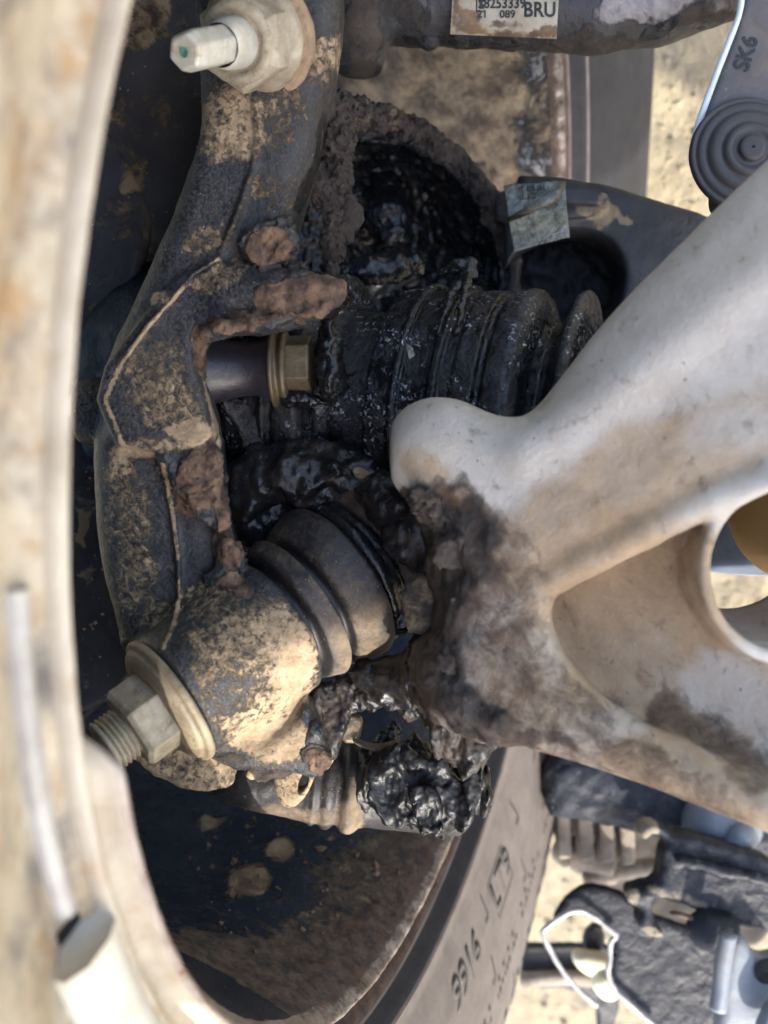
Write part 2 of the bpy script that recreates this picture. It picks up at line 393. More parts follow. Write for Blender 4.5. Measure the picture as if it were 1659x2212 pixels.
M['jboot'] = grime('dusty_joint_rubber', (.021, .0195, .020), (.013, .012, .0125), .5, nscale=80, bumps=((700, .0002, 4),), layers=(dict(Ldust, col=(.20, .148, .092), col2=(.13, .095, .06), scale=300, amp=.8, w=.4, height=.0002), Lgrease),
    specks=((900, .22, .45, (.3, .24, .17)),))
M['rim'] = grime('dusty_wheel_alloy', (.46, .395, .29), (.34, .285, .205), .6, nscale=40, bumps=((300, .0004, 4),), layers=(dict(value=.36, col=(.36, .22, .10), scale=55, amp=1.1, w=.25), dict(value=.33, col=(.17, .155, .14), scale=42, amp=1.1, w=.3), dict(value=.2, col=(.6, .55, .44), scale=50, amp=1.1, w=.3)))
M['barrel'] = grime('black_barrel', (.020, .026, .038), (.012, .016, .025), .24, nscale=30, bumps=((500, .0002, 4), (60, .0006, 3)),
    layers=(dict(Lrust, col=(.125, .084, .058), col2=(.030, .024, .022), scale=170, amp=.85, hs=420, height=.0030, w=.12, nr=.78, cs=170), dict(attr='dust', col=(.29, .22, .14), col2=(.085, .058, .040), scale=60, amp=.8, cs=75, nr=.72, height=.003, hs=130, w=.12)),
    specks=((230, .16, .36, (.34, .29, .24)), (95, .10, .36, (.24, .18, .13))))
M['lipedge'] = grime('bright_lip', (.34, .29, .25), (.2, .155, .125), .45, metal=.3, nscale=80, bumps=((600, .0003, 4),), layers=(dict(Lrust, col=(.10, .068, .05), scale=150, amp=.8, w=.25), dict(value=.28, col=(.2, .12, .075), scale=110, amp=1.0),))
M['tyre'] = grime('tyre_rubber_dust_and_light', (.016, .016, .018), (.012, .012, .014), .75, nscale=30, bumps=((900, .00012, 3),), layers=(dict(attr='dust', col=(.125, .106, .092), col2=(.10, .084, .073), scale=35, amp=.6, w=.5), dict(attr='dark', col=(.032, .031, .034), col2=(.045, .042, .042), amp=.2)))  # dust layer doubles as painted light on the lower sidewall
M['tyremark'] = grime('tyre_lettering', (.058, .050, .045), (.042, .037, .034), .8, bumps=((600, .0001, 3),))
M['tyreline'] = grime('tyre_ridge', (.19, .15, .125), (.13, .105, .09), .8, bumps=((600, .0001, 3),))
M['linktube'] = grime('grimy_link', (.034, .031, .031), (.02, .018, .018), .55, nscale=45, bumps=((220, .0006, 5),), layers=(Lmud, dict(attr='dust', col=(.26, .235, .22), col2=(.16, .145, .135), scale=70, amp=.7, height=.001, hs=90), dict(Lgrease, rough=.4)))
M['label'] = grime('stained_label', (.36, .31, .22), (.26, .205, .135), .5, nscale=70, bumps=((200, .0002, 4),), layers=(dict(attr='mud', col=(.20, .115, .05), col2=(.06, .04, .025), scale=90, amp=.9, rough=.6), dict(value=.12, col=(.1, .07, .04), scale=60, amp=.9)))
M['ink'] = grime('label_ink', (.02, .018, .016), None, .6)
M['plastic'] = grime('grey_dusty_plastic', (.075, .071, .076), (.055, .052, .056), .55, nscale=30, bumps=((500, .0001, 3),), layers=(dict(value=.34, col=(.13, .108, .09), scale=60, amp=1.0, w=.35), dict(value=.22, col=(.17, .135, .10), scale=190, amp=1.0),))
M['plasticdark'] = grime('dark_bush_rubber', (.042, .039, .038), (.03, .028, .028), .6, nscale=40, bumps=((400, .0001, 3),))
M['edge'] = grime('pale_link_edge', (.62, .66, .68), (.55, .6, .62), .45, bumps=((400, .0001, 3),))
M['imprint'] = grime('moulded_letters', (.012, .012, .014), None, .6)
M['foil'] = grime('crumpled_foil', (.27, .29, .265), (.13, .145, .138), .42, metal=.35, nscale=110, bumps=((110, .0045, 5), (400, .0016, 4)), layers=(dict(value=.3, col=(.045, .06, .055), scale=110, amp=1.1, rough=.5), dict(attr='mud', col=(.17, .14, .10), scale=110, amp=.8)))
M['castdark'] = grime('dark_cast_link', (.028, .028, .031), (.018, .018, .021), .55, nscale=40, bumps=((200, .0005, 5),), layers=(dict(attr='dust', col=(.24, .185, .12), scale=70, amp=.8), Lmud))
M['steel'] = grime('grimy_steel', (.026, .023, .029), (.015, .014, .018), .4, nscale=60, bumps=((400, .0003, 4),), layers=(Lmud,), spec=.6)
M['brass'] = grime('tarnished_brass', (.13, .10, .055), (.075, .058, .035), .45, metal=.4, nscale=110, bumps=((350, .0005, 5),), layers=(dict(Lgrease, value=.3),))
M['wetcast'] = grime('gritty_wet_casting', (.16, .16, .165), (.05, .05, .055), .22, metal=.6, nscale=120, bumps=((620, .0022, 4), (1500, .0008, 3)), spec=.8)
M['bluegrey'] = grime('blue_grey_damper', (.15, .185, .235), (.10, .128, .17), .5, nscale=40, bumps=((200, .0003, 3),), layers=(dict(value=.2, col=(.28, .31, .34), scale=45, amp=.8, w=.4),))
M['amber'] = grime('amber_bump_rubber', (.26, .145, .045), (.21, .115, .036), .6, nscale=25, bumps=((200, .0002, 3),))
M['undercoat'] = grime('pebbled_undercoat', (.012, .014, .020), (.007, .0085, .013), .5, nscale=50, bumps=((300, .0007, 2), (90, .0006, 2)), spec=.3, specks=((150, .24, .50, (.055, .062, .078)), (260, .26, .46, (.04, .045, .055))), layers=(dict(value=.3, col=(.028, .032, .044), scale=28, amp=1.0, w=.35), dict(attr='dust', col=(.25, .21, .155), scale=60, amp=.8), dict(value=.17, col=(.08, .085, .1), scale=140, amp=.8)))
M['sheet'] = grime('bare_sheet_edge', (.34, .335, .335), (.26, .25, .245), .45, metal=.2, bumps=((200, .0006, 4),))
M['bluesteel'] = grime('pale_blue_member', (.15, .178, .215), (.11, .13, .16), .5, nscale=20, bumps=((120, .0004, 3),), layers=(dict(value=.24, col=(.25, .215, .16), scale=22, amp=.8, w=.4),))
M['grill'] = grime('dusty_grille', (.30, .255, .20), (.17, .135, .105), .75, nscale=60, bumps=((200, .0006, 3),))
M['cream'] = grime('cream_plastic', (.70, .66, .47), (.6, .56, .38), .5, nscale=30, bumps=((100, .0004, 3),))
M['ground'] = grime('sandy_ground', (.33, .275, .175), (.235, .19, .12), .95, nscale=14, bumps=((60, .006, 6), (260, .002, 4)), layers=(dict(value=.3, col=(.20, .17, .125), scale=34, amp=1.1, w=.25), dict(value=.24, col=(.38, .33, .21), scale=9, amp=.8, w=.4)))
M['paint'] = grime('blocker_grey', (.28, .29, .30), (.24, .25, .26), .35, bumps=((50, .0001, 2),))

# ================================================================ the setting: ground
def WI(w): return (np.asarray(w, float) - np.array((0, 0, HC))) @ RW
gp = []
NG = 60
gx = np.concatenate([[-300, -40, -6], np.linspace(-1.6, 2.6, NG), [7, 40, 300]])
gy = np.concatenate([[-300, -40, -6], np.linspace(-2.2, 2.2, NG), [7, 40, 300]])
GX, GY = np.meshgrid(gx, gy, indexing='ij')
GP = np.stack([GX.ravel(), GY.ravel(), np.zeros(GX.size)], 1)
near_ = np.exp(-(GX.ravel() ** 2 + GY.ravel() ** 2) / 4)
GP[:, 2] = .012 * (fbm(GP, 6, 4, 4) - .62) * near_
ni, nj = len(gx), len(gy)
ii, jj = np.meshgrid(np.arange(ni - 1), np.arange(nj - 1), indexing='ij')
GQ = np.stack([ii * nj + jj, (ii + 1) * nj + jj, (ii + 1) * nj + jj + 1, ii * nj + jj + 1], -1).reshape(-1, 4)
ground = mesh_obj('ground', WI(GP), GQ, M['ground']); ground['kind'] = 'structure'; ground['label'] = 'dry sandy ground under the car, sunlit beyond the tyre'

peb = []
for k in range(260):
    bx = ((1425, 1570, 120, 460), (1130, 1420, 1780, 2215), (1520, 1659, 1200, 1330))[RNG.choice(3, p=[.35, .5, .15])]
    ry = np.array(((RNG.uniform(bx[0], bx[1]) - 829.5) / F, 1.0, -(RNG.uniform(bx[2], bx[3]) - 1106) / F)); c = ry * (HC / -(ry.dot(UP)))
    r = RNG.choice([.0010, .0018, .003, .005], p=[.5, .33, .14, .03]); v = RNG.normal(size=(6, 3)) * .22 * r; c = c + UP * (r * .3 - .002)
    peb.append((np.array([c + v[i] + r * np.array(e) for i, e in enumerate(((1, 0, 0), (-1, 0, 0), (0, .8, 0), (0, -.8, 0), (0, 0, 1), (0, 0, -1)))]), [(0, 2, 4), (2, 1, 4), (1, 3, 4), (3, 0, 4), (2, 0, 5), (1, 2, 5), (3, 1, 5), (0, 3, 5)]))
def join_parts(parts):
    Ps, Qs, n = [], [], 0
    for P, Q in parts: Ps.append(P); Qs += [tuple(int(v) + n for v in q) for q in Q]; n += len(P)
    return np.concatenate(Ps), Qs
o = mesh_obj('gravel', *join_parts(peb), M['ground'], smooth=False); o['kind'] = 'stuff'; o['label'] = 'small stones lying on the sandy ground'

# ================================================================ the wheel: rim, tyre, balance weights
wu = unit(np.array((0, 1, 0)) - WN * WN[1]); wv = np.cross(WN, wu); WF = (WN, wu, wv)
def wheel_pt(t, r, ph): return WC + t * WN + r * (math.cos(ph) * wu + math.sin(ph) * wv)
def sink(P):
    r = np.linalg.norm(np.cross(P - WC, WN), axis=1); x, y = disp(P)
    k = sst(1660, 1560, y) * (P[:, 1] < WC[1] - .02) * sst(.2405, .236, r)
    return P - WN * (.016 * k)[:, None]
wheel = thing('wheel', 'dusty alloy wheel with tyre and black rusty barrel, its rim blurred along the left edge', 'wheel', WC)
prof = resample(roundprof([(-.215, .14), (-.21, .200), (-.17, .207), (-.10, .209), (-.055, .211), (-.038, .2145), (-.024, .2185), (-.014, .2215), (-.006, .2255)], 2), .0022)
P, Q = lathe(WC, WN, prof, 420, frm=WF)
x, y = disp(P); far = P[:, 1] > WC[1] - .06
rust = paint(P, [(452, 1782, 22, 14, 0, .95), (605, 1836, 33, 24, 0, 1.), (540, 1903, 48, 34, 0, 1.), (860, 1930, 190, 120, -35, .85), (600, 2150, 330, 150, -8, .95), (420, 2060, 130, 60, 0, .8), (770, 1900, 120, 90, 0, .6), (700, 1800, 60, 40, 0, .3)], .04, 14, 120) * far
dust = paint(P, [(960, 250, 330, 330, 0, .72), (860, 200, 130, 200, 0, .95), (1160, 300, 60, 300, 0, .5)], .06, 14, 60) * far * (y < 760)
dust = np.maximum(dust, far * paint(P, [(452, 1782, 24, 15, 0, .9), (605, 1836, 34, 25, 0, .95), (540, 1903, 50, 36, 0, .95), (720, 1810, 14, 10, 0, .8), (430, 1930, 10, 8, 0, .8), (790, 1880, 120, 80, -35, .52), (660, 1990, 60, 30, -10, .5), (880, 1800, 70, 60, -30, .42)], 0, 6, 200))
fade = sst(-.006, -.016, (P - WC) @ WN)
rim_d = sst(-.034, -.010, (P - WC) @ WN); rust = np.maximum(rust, far * (y > 1500) * (.30 + .5 * rim_d))
P = rough_up(P, Q, [(.0007, 60, 3, fade), (.0055, 45, 5, sst(.4, .7, dust) * fade), (.0026, 120, 5, sst(.40, .7, rust) * fade)]); P = sink(P)
mesh_obj('rim_barrel', P, Q, M['barrel'], wheel, attrs=dict(rust=rust, dust=dust))
prof = resample(roundprof([(-.0062, .2254), (-.0020, .2274), (.0002, .2290), (.0010, .2304), (-.0002, .2314)], 1), .0008)
P, Q = lathe(WC, WN, prof, 420, frm=WF); P = rough_up(P, Q, [(.0006, 120, 4, None)]); P = sink(P)
tb = (P - WC) @ WN
mesh_obj('rim_bead', P, Q, M['lipedge'], wheel, attrs=dict(rust=sst(WC[1] - .1, WC[1], P[:, 1]) * (.42 + .5 * sst(-.0015, -.005, tb))))
prof = resample(roundprof([(-.0004, .2312), (-.0042, .2326), (-.0056, .2350), (-.0040, .2380), (-.0010, .2394), (.0002, .2406), (.0002, .2424), (-.003, .2432), (-.012, .2425)], 1), .001)
P, Q = lathe(WC, WN, prof, 420, frm=WF); P = rough_up(P, Q, [(.0004, 90, 4, None)]); P = sink(P)
x, y = disp(P); fm = sst(WC[1] - .10, WC[1] - .02, P[:, 1])
mr = grime('rusty_rim_flange', (.50, .44, .34), (.38, .32, .24), .6, nscale=40, bumps=((300, .0005, 4),), layers=(dict(value=.2, col=(.42, .27, .14), scale=60, amp=.9, w=.3), dict(Lrust, col=(.12, .078, .055), scale=140, amp=.6)))
mesh_obj('rim_flange', P, Q, mr, wheel, attrs=dict(rust=fm * .85))
TP = [(-.0015, .2422), (.0002, .2432), (.0030, .2440), (.0085, .2452), (.0098, .2462), (.0104, .2478), (.0112, .2520), (.0155, .262), (.0205, .276), (.0250, .294), (.0285, .312), (.0300, .332), (.0300, .352), (.0275, .370), (.0215, .384), (.011, .395), (-.002, .4005), (-.03, .401), (-.12, .4012)]
tprof = resample(TP, .0018)
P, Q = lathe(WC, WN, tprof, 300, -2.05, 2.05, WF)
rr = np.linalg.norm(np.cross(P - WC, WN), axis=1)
mesh_obj('tyre', P, Q, M['tyre'], wheel, attrs=dict(dust=sst(900, 1700, disp(P)[1]) * .9, dark=sst(.2428, .2434, rr) * sst(.2462, .2452, rr) * .9))  # dust tone also paints the sidewall's sunlit bottom and shaded top
ts = np.array(TP)
def tyre_pt(ph, r, off=.0005):
    t = np.interp(r, ts[:, 1], ts[:, 0]); e = .001
    dt = (np.interp(r + e, ts[:, 1], ts[:, 0]) - np.interp(r - e, ts[:, 1], ts[:, 0])) / (2 * e)
    k = 1 / np.sqrt(1 + dt * dt)
    return wheel_pt(t + off * k, r - off * dt * k, ph)
for rc, wd in ((.2428, .0006), (.2466, .0009)):
    pts = [(ph, r) for ph in np.linspace(-1.75, 1.75, 160) for r in (rc - wd, rc, rc + wd)]
    P = np.array([tyre_pt(ph, r, .0001 if i % 3 != 1 else .0009) for i, (ph, r) in enumerate(pts)])
    Q = [(3*i+j, 3*i+j+1, 3*i+j+4, 3*i+j+3) for i in range(159) for j in (0, 1)]
    mesh_obj('bead_line', P, Q, M['tyreline'], wheel)
def text_mesh(body, size, shear=0.0):
    cu = bpy.data.curves.new('lettering', 'FONT'); cu.body = body; cu.size = size; cu.align_x = 'CENTER'; cu.align_y = 'CENTER'; cu.shear = shear; cu.resolution_u = 4; cu.offset = .022 * size
    o = bpy.data.objects.new('lettering', cu); COL.objects.link(o)
    dg = bpy.context.evaluated_depsgraph_get(); me = bpy.data.meshes.new_from_object(o.evaluated_get(dg))
    V = np.array([v.co[:2] for v in me.vertices]); Fc = [tuple(p.vertices) for p in me.polygons]
    bpy.data.objects.remove(o); bpy.data.curves.remove(cu); bpy.data.meshes.remove(me)
    return V, Fc
# angle on the tyre seen at a given height of the sketch, near radius r
def ph_at(yq, r=.29):
    phs = np.linspace(-1.6, 1.6, 1600); pp = np.array([tyre_pt(a, r) for a in phs]); px, py = disp(pp)
    return phs[np.argmin(np.abs(py - yq) + 1e4 * (pp[:, 1] < WC[1] - .05))]
sgn = 1.0 if disp(np.array([tyre_pt(.3, .29)]))[1][0] > disp(np.array([tyre_pt(.2, .29)]))[1][0] else -1.0
def tyre_text(body, yq, r0, size, flip=1):
    V, Fc = text_mesh(body, size, .2); ph0 = ph_at(yq, r0)
    P = np.array([tyre_pt(ph0 - sgn * vx / r0, r0 - flip * vy) for vx, vy in V])
    o = mesh_obj('lettering', P, Fc, M['tyremark'], wheel); o.modifiers.new('relief', 'SOLIDIFY').thickness = .0007
def tyre_bar(ph0, ph1, r0, r1, k=5, off=.0006, m='tyremark'):
    pts = []
    for i in range(k + 1):
        a = i / k
        for rr_ in (r0, r1): pts.append(tyre_pt(ph0 + (ph1 - ph0) * a, rr_, off))
    Q = [(2*i, 2*i+1, 2*i+3, 2*i+2) for i in range(k)]
    return np.array(pts), Q
def join_parts(parts):
    Ps, Qs, n = [], [], 0
    for P, Q in parts: Ps.append(P); Qs += [tuple(int(v) + n for v in q) for q in Q]; n += len(P)
    return np.concatenate(Ps), Qs
tyre_text('LT9', 1905, .276, .020); tyre_text('9916', 2105, .274, .021)
pb = ph_at(1905, .276)
fr = [tyre_bar(pb - .052, pb + .052, .2655, .2663), tyre_bar(pb - .052, pb + .052, .2865, .2873), tyre_bar(pb - .052, pb - .0495, .2655, .2873), tyre_bar(pb + .0495, pb + .052, .2655, .2873)]
mesh_obj('letter_frame', *join_parts(fr), M['tyremark'], wheel)
dashes = []
for k in range(46):
    ph = ph_at(1640) + sgn * (-.02 + .0155 * k); 
    if k % 11 in (9, 10): continue
    dashes.append(tyre_bar(ph, ph + sgn * (.009 if k % 3 else .005), .3155, .3195 if k % 4 else .3180, 2))
    if k % 2 and k > 12: dashes.append(tyre_bar(ph, ph + sgn * .008, .3085, .3110, 2))
    if k % 5 == 2: dashes.append(tyre_bar(ph, ph + sgn * .012, .345, .350, 2))
o = mesh_obj('sidewall_marks', *join_parts(dashes), M['tyremark'], wheel); o['kind'] = 'stuff'
ticks = []
for k, yq in enumerate((1655, 1700, 1750, 1800, 1850, 1975, 2025, 2060, 2170)):
    ph = ph_at(yq); r0 = (.262, .292, .335)[k % 3]
    ticks.append(tyre_bar(ph, ph + sgn * .004, r0, r0 + .012, 2)); ticks.append(tyre_bar(ph + sgn * .004, ph + sgn * .022, r0 + .012, r0 + .0132, 3))
o = mesh_obj('sidewall_ticks', *join_parts(ticks), M['tyremark'], wheel); o['kind'] = 'stuff'
# big outer letters near the shoulder
for k, (body, yq) in enumerate((('0', 1900), ('P', 2010), ('V', 2080), ('6', 2150))): tyre_text(body, yq, .360, .021)
clods = []
for k in range(90):
    tt = RNG.uniform(-.11, -.012); yq = RNG.uniform(1850, 2230)
    ph = ph_at(yq, .26) + RNG.uniform(.0, .35) * sgn; r = RNG.choice([.0006, .0009, .0013, .0022], p=[.4, .35, .2, .05])
    c = wheel_pt(tt, np.interp(tt, [-.11, -.055, -.038, -.014], [.209, .211, .2145, .2215]) - r * .4, ph); v = RNG.normal(size=(6, 3)) * .3 * r
    clods.append((np.array([c + v[i] + r * np.array(e) for i, e in enumerate(((1, 0, 0), (-1, 0, 0), (0, 1, 0), (0, -1, 0), (0, 0, 1), (0, 0, -1)))]), [(0, 2, 4), (2, 1, 4), (1, 3, 4), (3, 0, 4), (2, 0, 5), (1, 2, 5), (3, 1, 5), (0, 3, 5)]))
o = mesh_obj('dirt_crumbs', *join_parts(clods), M['rust'], wheel, smooth=False); o['kind'] = 'stuff'
# near edge of the rim: clip-on weights over the flange
def rim_arc(ph0, ph1, prof, n=40):
    P, Q = lathe(WC, WN, prof, n, ph0, ph1, WF); k = len(prof)
    return P, [tuple(q) for q in Q] + [tuple(range(k)), tuple(range((n - 1) * k, n * k))[::-1]]
def ph_near(yq, r=.24):
    phs = np.linspace(math.pi - 1.5, math.pi + 1.5, 1500); pp = np.array([wheel_pt(0, r, a) for a in phs]); _, py = disp(pp)
    return phs[np.argmin(np.abs(py - yq) + 1e4 * (pp[:, 1] > WC[1]))]
P, Q = rim_arc(ph_near(2330), ph_near(1952), [(-.006, .2420), (-.001, .2416), (.0018, .2436), (.0030, .2480), (.0026, .255), (.0, .2595), (-.006, .260)], 24)
mesh_obj('balance_weight', P, Q, grime('white_weight', (.60, .57, .49), (.5, .47, .39), .45, bumps=((60, .0003, 3),)), wheel)
P, Q = rim_arc(ph_near(1950), ph_near(1930), [(-.008, .2424), (-.0060, .2422), (-.0052, .2432), (-.0050, .248), (-.0052, .253), (-.008, .2535)], 8)
mesh_obj('weight_gap', P, Q, M['deepblack'], wheel)  # black strip painted in for the dark gap beside the weight
P, Q = rim_arc(ph_near(1905), ph_near(1250), [(-.008, .2466), (-.0046, .2466), (-.0030, .2482), (-.0030, .2500), (-.0046, .2515), (-.008, .2515)], 50)
mesh_obj('rim_ridge', P, Q, grime('ridge_highlight', (.42, .40, .36), (.30, .28, .25), .4, bumps=((60, .0003, 3),)), wheel)  # pale strip puts the ridge's highlight into the colour
prof = resample([(-.004, .2425), (-.0040, .2440), (-.0058, .2470), (-.0060, .252), (-.001, .262), (.005, .275), (.009, .29), (.010, .31), (.006, .33)], .002)
P, Q = lathe(WC, WN, prof, 120, math.pi - 1.35, math.pi + 1.35, WF); P = rough_up(P, Q, [(.0008, 25, 3, None)])
mesh_obj('dusty_sidewall', P, Q, M['rim'], wheel)['label'] = 'near sidewall caked in pale dust'

# ================================================================ steering knuckle
KN = thing('steering_knuckle', 'black cast steering knuckle with tan dirt and rust, standing upright left of centre', 'knuckle', C(500, 900, .372))
KP = (.372, 0, 0); A0 = unit((.72, .45, .50)); B0 = C(365, 1515, .352)
g = Grid((-.112, .328, -.105), (-.005, .41, .205), .0008)
up_ = [(425, -80), (600, -90), (742, -80), (742, 60), (730, 120), (722, 200), (700, 260), (690, 340), (652, 460), (640, 500), (585, 560), (530, 640), (470, 720), (440, 800), (470, 940), (400, 1010), (260, 980), (225, 860), (250, 780), (330, 610), (400, 450), (440, 330), (447, 250), (440, 160)]
V = prism(g, up_, (.374, 0, 0), .018, .0095)
lo_ = [(214, 905), (330, 900), (474, 905), (486, 1060), (495, 1130), (525, 1210), (575, 1270), (640, 1380), (662, 1440), (660, 1490), (640, 1560), (560, 1640), (470, 1640), (400, 1560), (275, 1400), (268, 1340), (236, 1230), (220, 1110)]
V = smin(V, prism(g, lo_, (.377, 0, 0), .018, .011), .003)
st_ = [(245, 800), (330, 690), (400, 610), (470, 585), (570, 585), (640, 620), (590, 655), (490, 690), (430, 735), (432, 800), (462, 890), (470, 945), (450, 965), (350, 978), (268, 968), (228, 872)]
V = smin(V, prism(g, st_, (.3655, 0, .02), .013, .0022, 0), .002)
V = smin(V, chain(g, [(500, 640, .360, .0100), (600, 640, .3565, .0090), (660, 633, .354, .0070), (724, 630, .3515, .0042)], .004), .006)
V = smin(V, chain(g, [(470, 690, .361, .006), (560, 685, .358, .006), (660, 668, .354, .006)], .003), .003)
def cone(g, a, b, r0, r1, rnd):
    a, b = np.array(a), np.array(b); L = np.linalg.norm(b - a); u = (b - a) / L
    t = (g.X - a[0]) * u[0] + (g.D - a[1]) * u[1] + (g.Z - a[2]) * u[2]
    rr = np.sqrt(np.maximum((g.X - a[0]) ** 2 + (g.D - a[1]) ** 2 + (g.Z - a[2]) ** 2 - t * t, 0)) - (r0 + (r1 - r0) * np.clip(t / L, 0, 1))
    p, q = rr + rnd, np.abs(t - L / 2) - (L / 2 - rnd)
    return (np.minimum(np.maximum(p, q), 0) + np.sqrt(np.maximum(p, 0) ** 2 + np.maximum(q, 0) ** 2) - rnd).astype(f32)
V = smin(V, cone(g, B0 + A0 * .002, B0 + A0 * .047, .0225, .0262, .0025), .006)
ft_ = [(470, 1560), (560, 1600), (640, 1545), (668, 1500), (690, 1560), (706, 1640), (690, 1668), (640, 1655), (560, 1650), (500, 1650)]
V = smin(V, prism(g, ft_, (.372, 0, 0), .014, .005), .005)
V = smin(V, chain(g, [(120, 880, .386, .011), (210, 890, .384, .012), (300, 900, .378, .010)], .004), .006)
rv = None
for pts_, d_, h_ in (
    ([(512, 530), (545, 495), (590, 478), (640, 470), (632, 500), (640, 530), (615, 560), (590, 585), (560, 575), (540, 555)], .3535, .0055),
    ([(340, 975), (400, 960), (470, 962), (480, 1010), (478, 1070), (492, 1120), (470, 1150), (440, 1115), (400, 1080), (370, 1030)], .3575, .0050),
    ([(462, 1185), (500, 1165), (528, 1185), (522, 1240), (500, 1270), (458, 1265), (446, 1250), (470, 1225)], .3575, .0048),
    ([(585, 580), (640, 592), (700, 604), (740, 622), (734, 646), (690, 655), (640, 640), (600, 612)], .3505, .0036),
    ([(640, 672), (700, 660), (735, 640), (720, 672), (660, 700), (560, 712), (500, 722), (440, 740), (430, 720), (500, 695), (580, 690)], .3505, .0045),
):
    v_ = prism(g, pts_, (d_ + .0012, 0, 0), h_, .0022); rv = v_ if rv is None else np.minimum(rv, v_)
V = smin(V, ragged(g, rv, ((.0030, 120, 4, 0), (.0010, 320, 3, 1))), .0025)
# parting lines of the casting
V = smin(V, chain(g, [(548, 210, .3560, .0012), (557, 300, .3560, .0012), (545, 370, .3558, .0012), (515, 460, .3555, .0012), (478, 545, .3555, .0011)]), .0012)
V = smin(V, chain(g, [(470, 560, .3530, .0009), (420, 590, .3520, .0009), (375, 645, .3515, .0010), (320, 705, .3520, .0010), (262, 785, .3525, .0010)]), .0014)
V = smin(V, chain(g, [(352, 1005, .3590, .0010), (372, 1100, .3585, .0011), (384, 1200, .3585, .0011), (388, 1290, .3565, .0010), (375, 1350, .3520, .0009), (352, 1400, .348, .0009)]), .0014)
V = smax(V, -chain(g, [(715, 175, .353, .004), (716, 215, .353, .004)]), .001)
P, Q = snets(g, V); P = relax(P, Q, 1)
cv_ = concave(P, Q)
dust = paint(P, [(500, 270, 90, 95, 0, .62), (690, 120, 60, 60, 0, .62), (620, 240, 60, 90, 10, .45), (600, 420, 80, 50, 0, .42), (440, 520, 60, 40, -30, .48), (350, 645, 24, 16, 0, .7), (470, 600, 70, 30, -20, .50),
    (350, 780, 90, 60, 0, .42), (370, 870, 110, 60, 10, .50), (420, 940, 60, 34, 0, .85), (330, 965, 70, 20, 5, .6), (260, 1010, 40, 60, 0, .6), (280, 1120, 60, 100, 0, .46), (290, 1260, 60, 70, 0, .5), (330, 1320, 60, 40, 0, .45),
    (560, 1450, 150, 190, 30, .66), (520, 1450, 80, 70, 0, .5), (490, 1500, 55, 60, 60, .40), (450, 1300, 70, 60, 0, .48), (600, 1600, 90, 50, 0, .8), (640, 1440, 40, 80, 20, .82), (480, 1410, 100, 30, 30, .6)], .15, 12)
rust = paint(P, [(640, 640, 110, 48, -6, .88), (715, 630, 70, 52, 0, 1.), (520, 695, 90, 26, -10, .8), (430, 760, 22, 70, 0, .72), (447, 880, 26, 90, 0, .45), (430, 1040, 55, 90, 25, .9), (580, 530, 66, 56, 0, .9), (690, 625, 60, 36, 0, .9), (480, 1120, 26, 70, 5, .85), (500, 1200, 34, 34, 0, .75), (500, 1260, 44, 30, 0, .7), (690, 1640, 28, 30, 0, .8)], .0, 14)
def near_line(P, pts, w):
    x, y = disp(P); r = np.full(len(P), 1e9)
    for (ax, ay), (bx, by) in zip(pts, pts[1:]):
        t = np.clip(((x - ax) * (bx - ax) + (y - ay) * (by - ay)) / ((bx - ax) ** 2 + (by - ay) ** 2), 0, 1)
        r = np.minimum(r, np.hypot(x - ax - t * (bx - ax), y - ay - t * (by - ay)))
    return sst(w, w * .3, r)
for ln_, st_ in (([(548, 210), (557, 300), (545, 370), (515, 460), (478, 545)], .55), ([(470, 560), (420, 590), (375, 645), (320, 705), (262, 785), (228, 860)], .85), ([(352, 1005), (372, 1100), (384, 1200), (388, 1290), (375, 1350), (352, 1400)], .75), ([(228, 868), (268, 966), (350, 975)], .8), ([(432, 800), (470, 930)], .7)):
    m_ = near_line(P, ln_, 9) * (P[:, 1] < .372); dust = np.maximum(dust, m_ * st_ * sst(.25, .5, fbm(P, 90, 3, 5)))
dust = np.clip(dust + .30 * np.clip(cv_, -.4, 1.2), 0, 1)
rust = rust * sst(.3, .6, rust)
grease = paint(P, [(655, 420, 16, 90, 24, .75), (690, 300, 12, 70, 8, .7), (640, 470, 24, 20, 0, .4)], 0, 8)
mud = paint(P, [(720, 240, 30, 60, 0, .6), (490, 1640, 60, 14, 8, .6)], 0, 10)
P = rough_up(P, Q, [(.0005, 90, 4, None), (.0022, 140, 4, sst(.35, .75, rust)), (.0007, 420, 3, sst(.35, .75, rust)), (.0009, 150, 4, sst(.4, .8, dust))])
mesh_obj('casting', P, Q, M['knuckle'], KN, attrs=dict(dust=dust, rust=rust, grease=grease, mud=mud))
def scab(name, pts, d, half, mat_, parent, h=.0006, amp=.003, fr=140, rnd=.002, attrs=None, gx=0, gz=0, sm=1, extra=None, octv=5, it=1, P0=None, rag=None):
    PL = P0 or (d, gx, gz)
    q = np.array([C(a, b, pl(a, b, PL)) for a, b in pts]); lo, hi = q.min(0) - half - .006, q.max(0) + half + .006
    g = Grid(lo, hi, h); V = prism(g, pts, PL, half, min(rnd, half * .95), sm)
    if extra is not None: V = extra(g, V)
    if rag: V = ragged(g, V, rag)
    P, Q = snets(g, V); P = relax(P, Q, it); P = rough_up(P, Q, [(amp, fr, octv, None)])
    return mesh_obj(name, P, Q, M[mat_] if isinstance(mat_, str) else mat_, parent, attrs=attrs(P) if attrs else None)
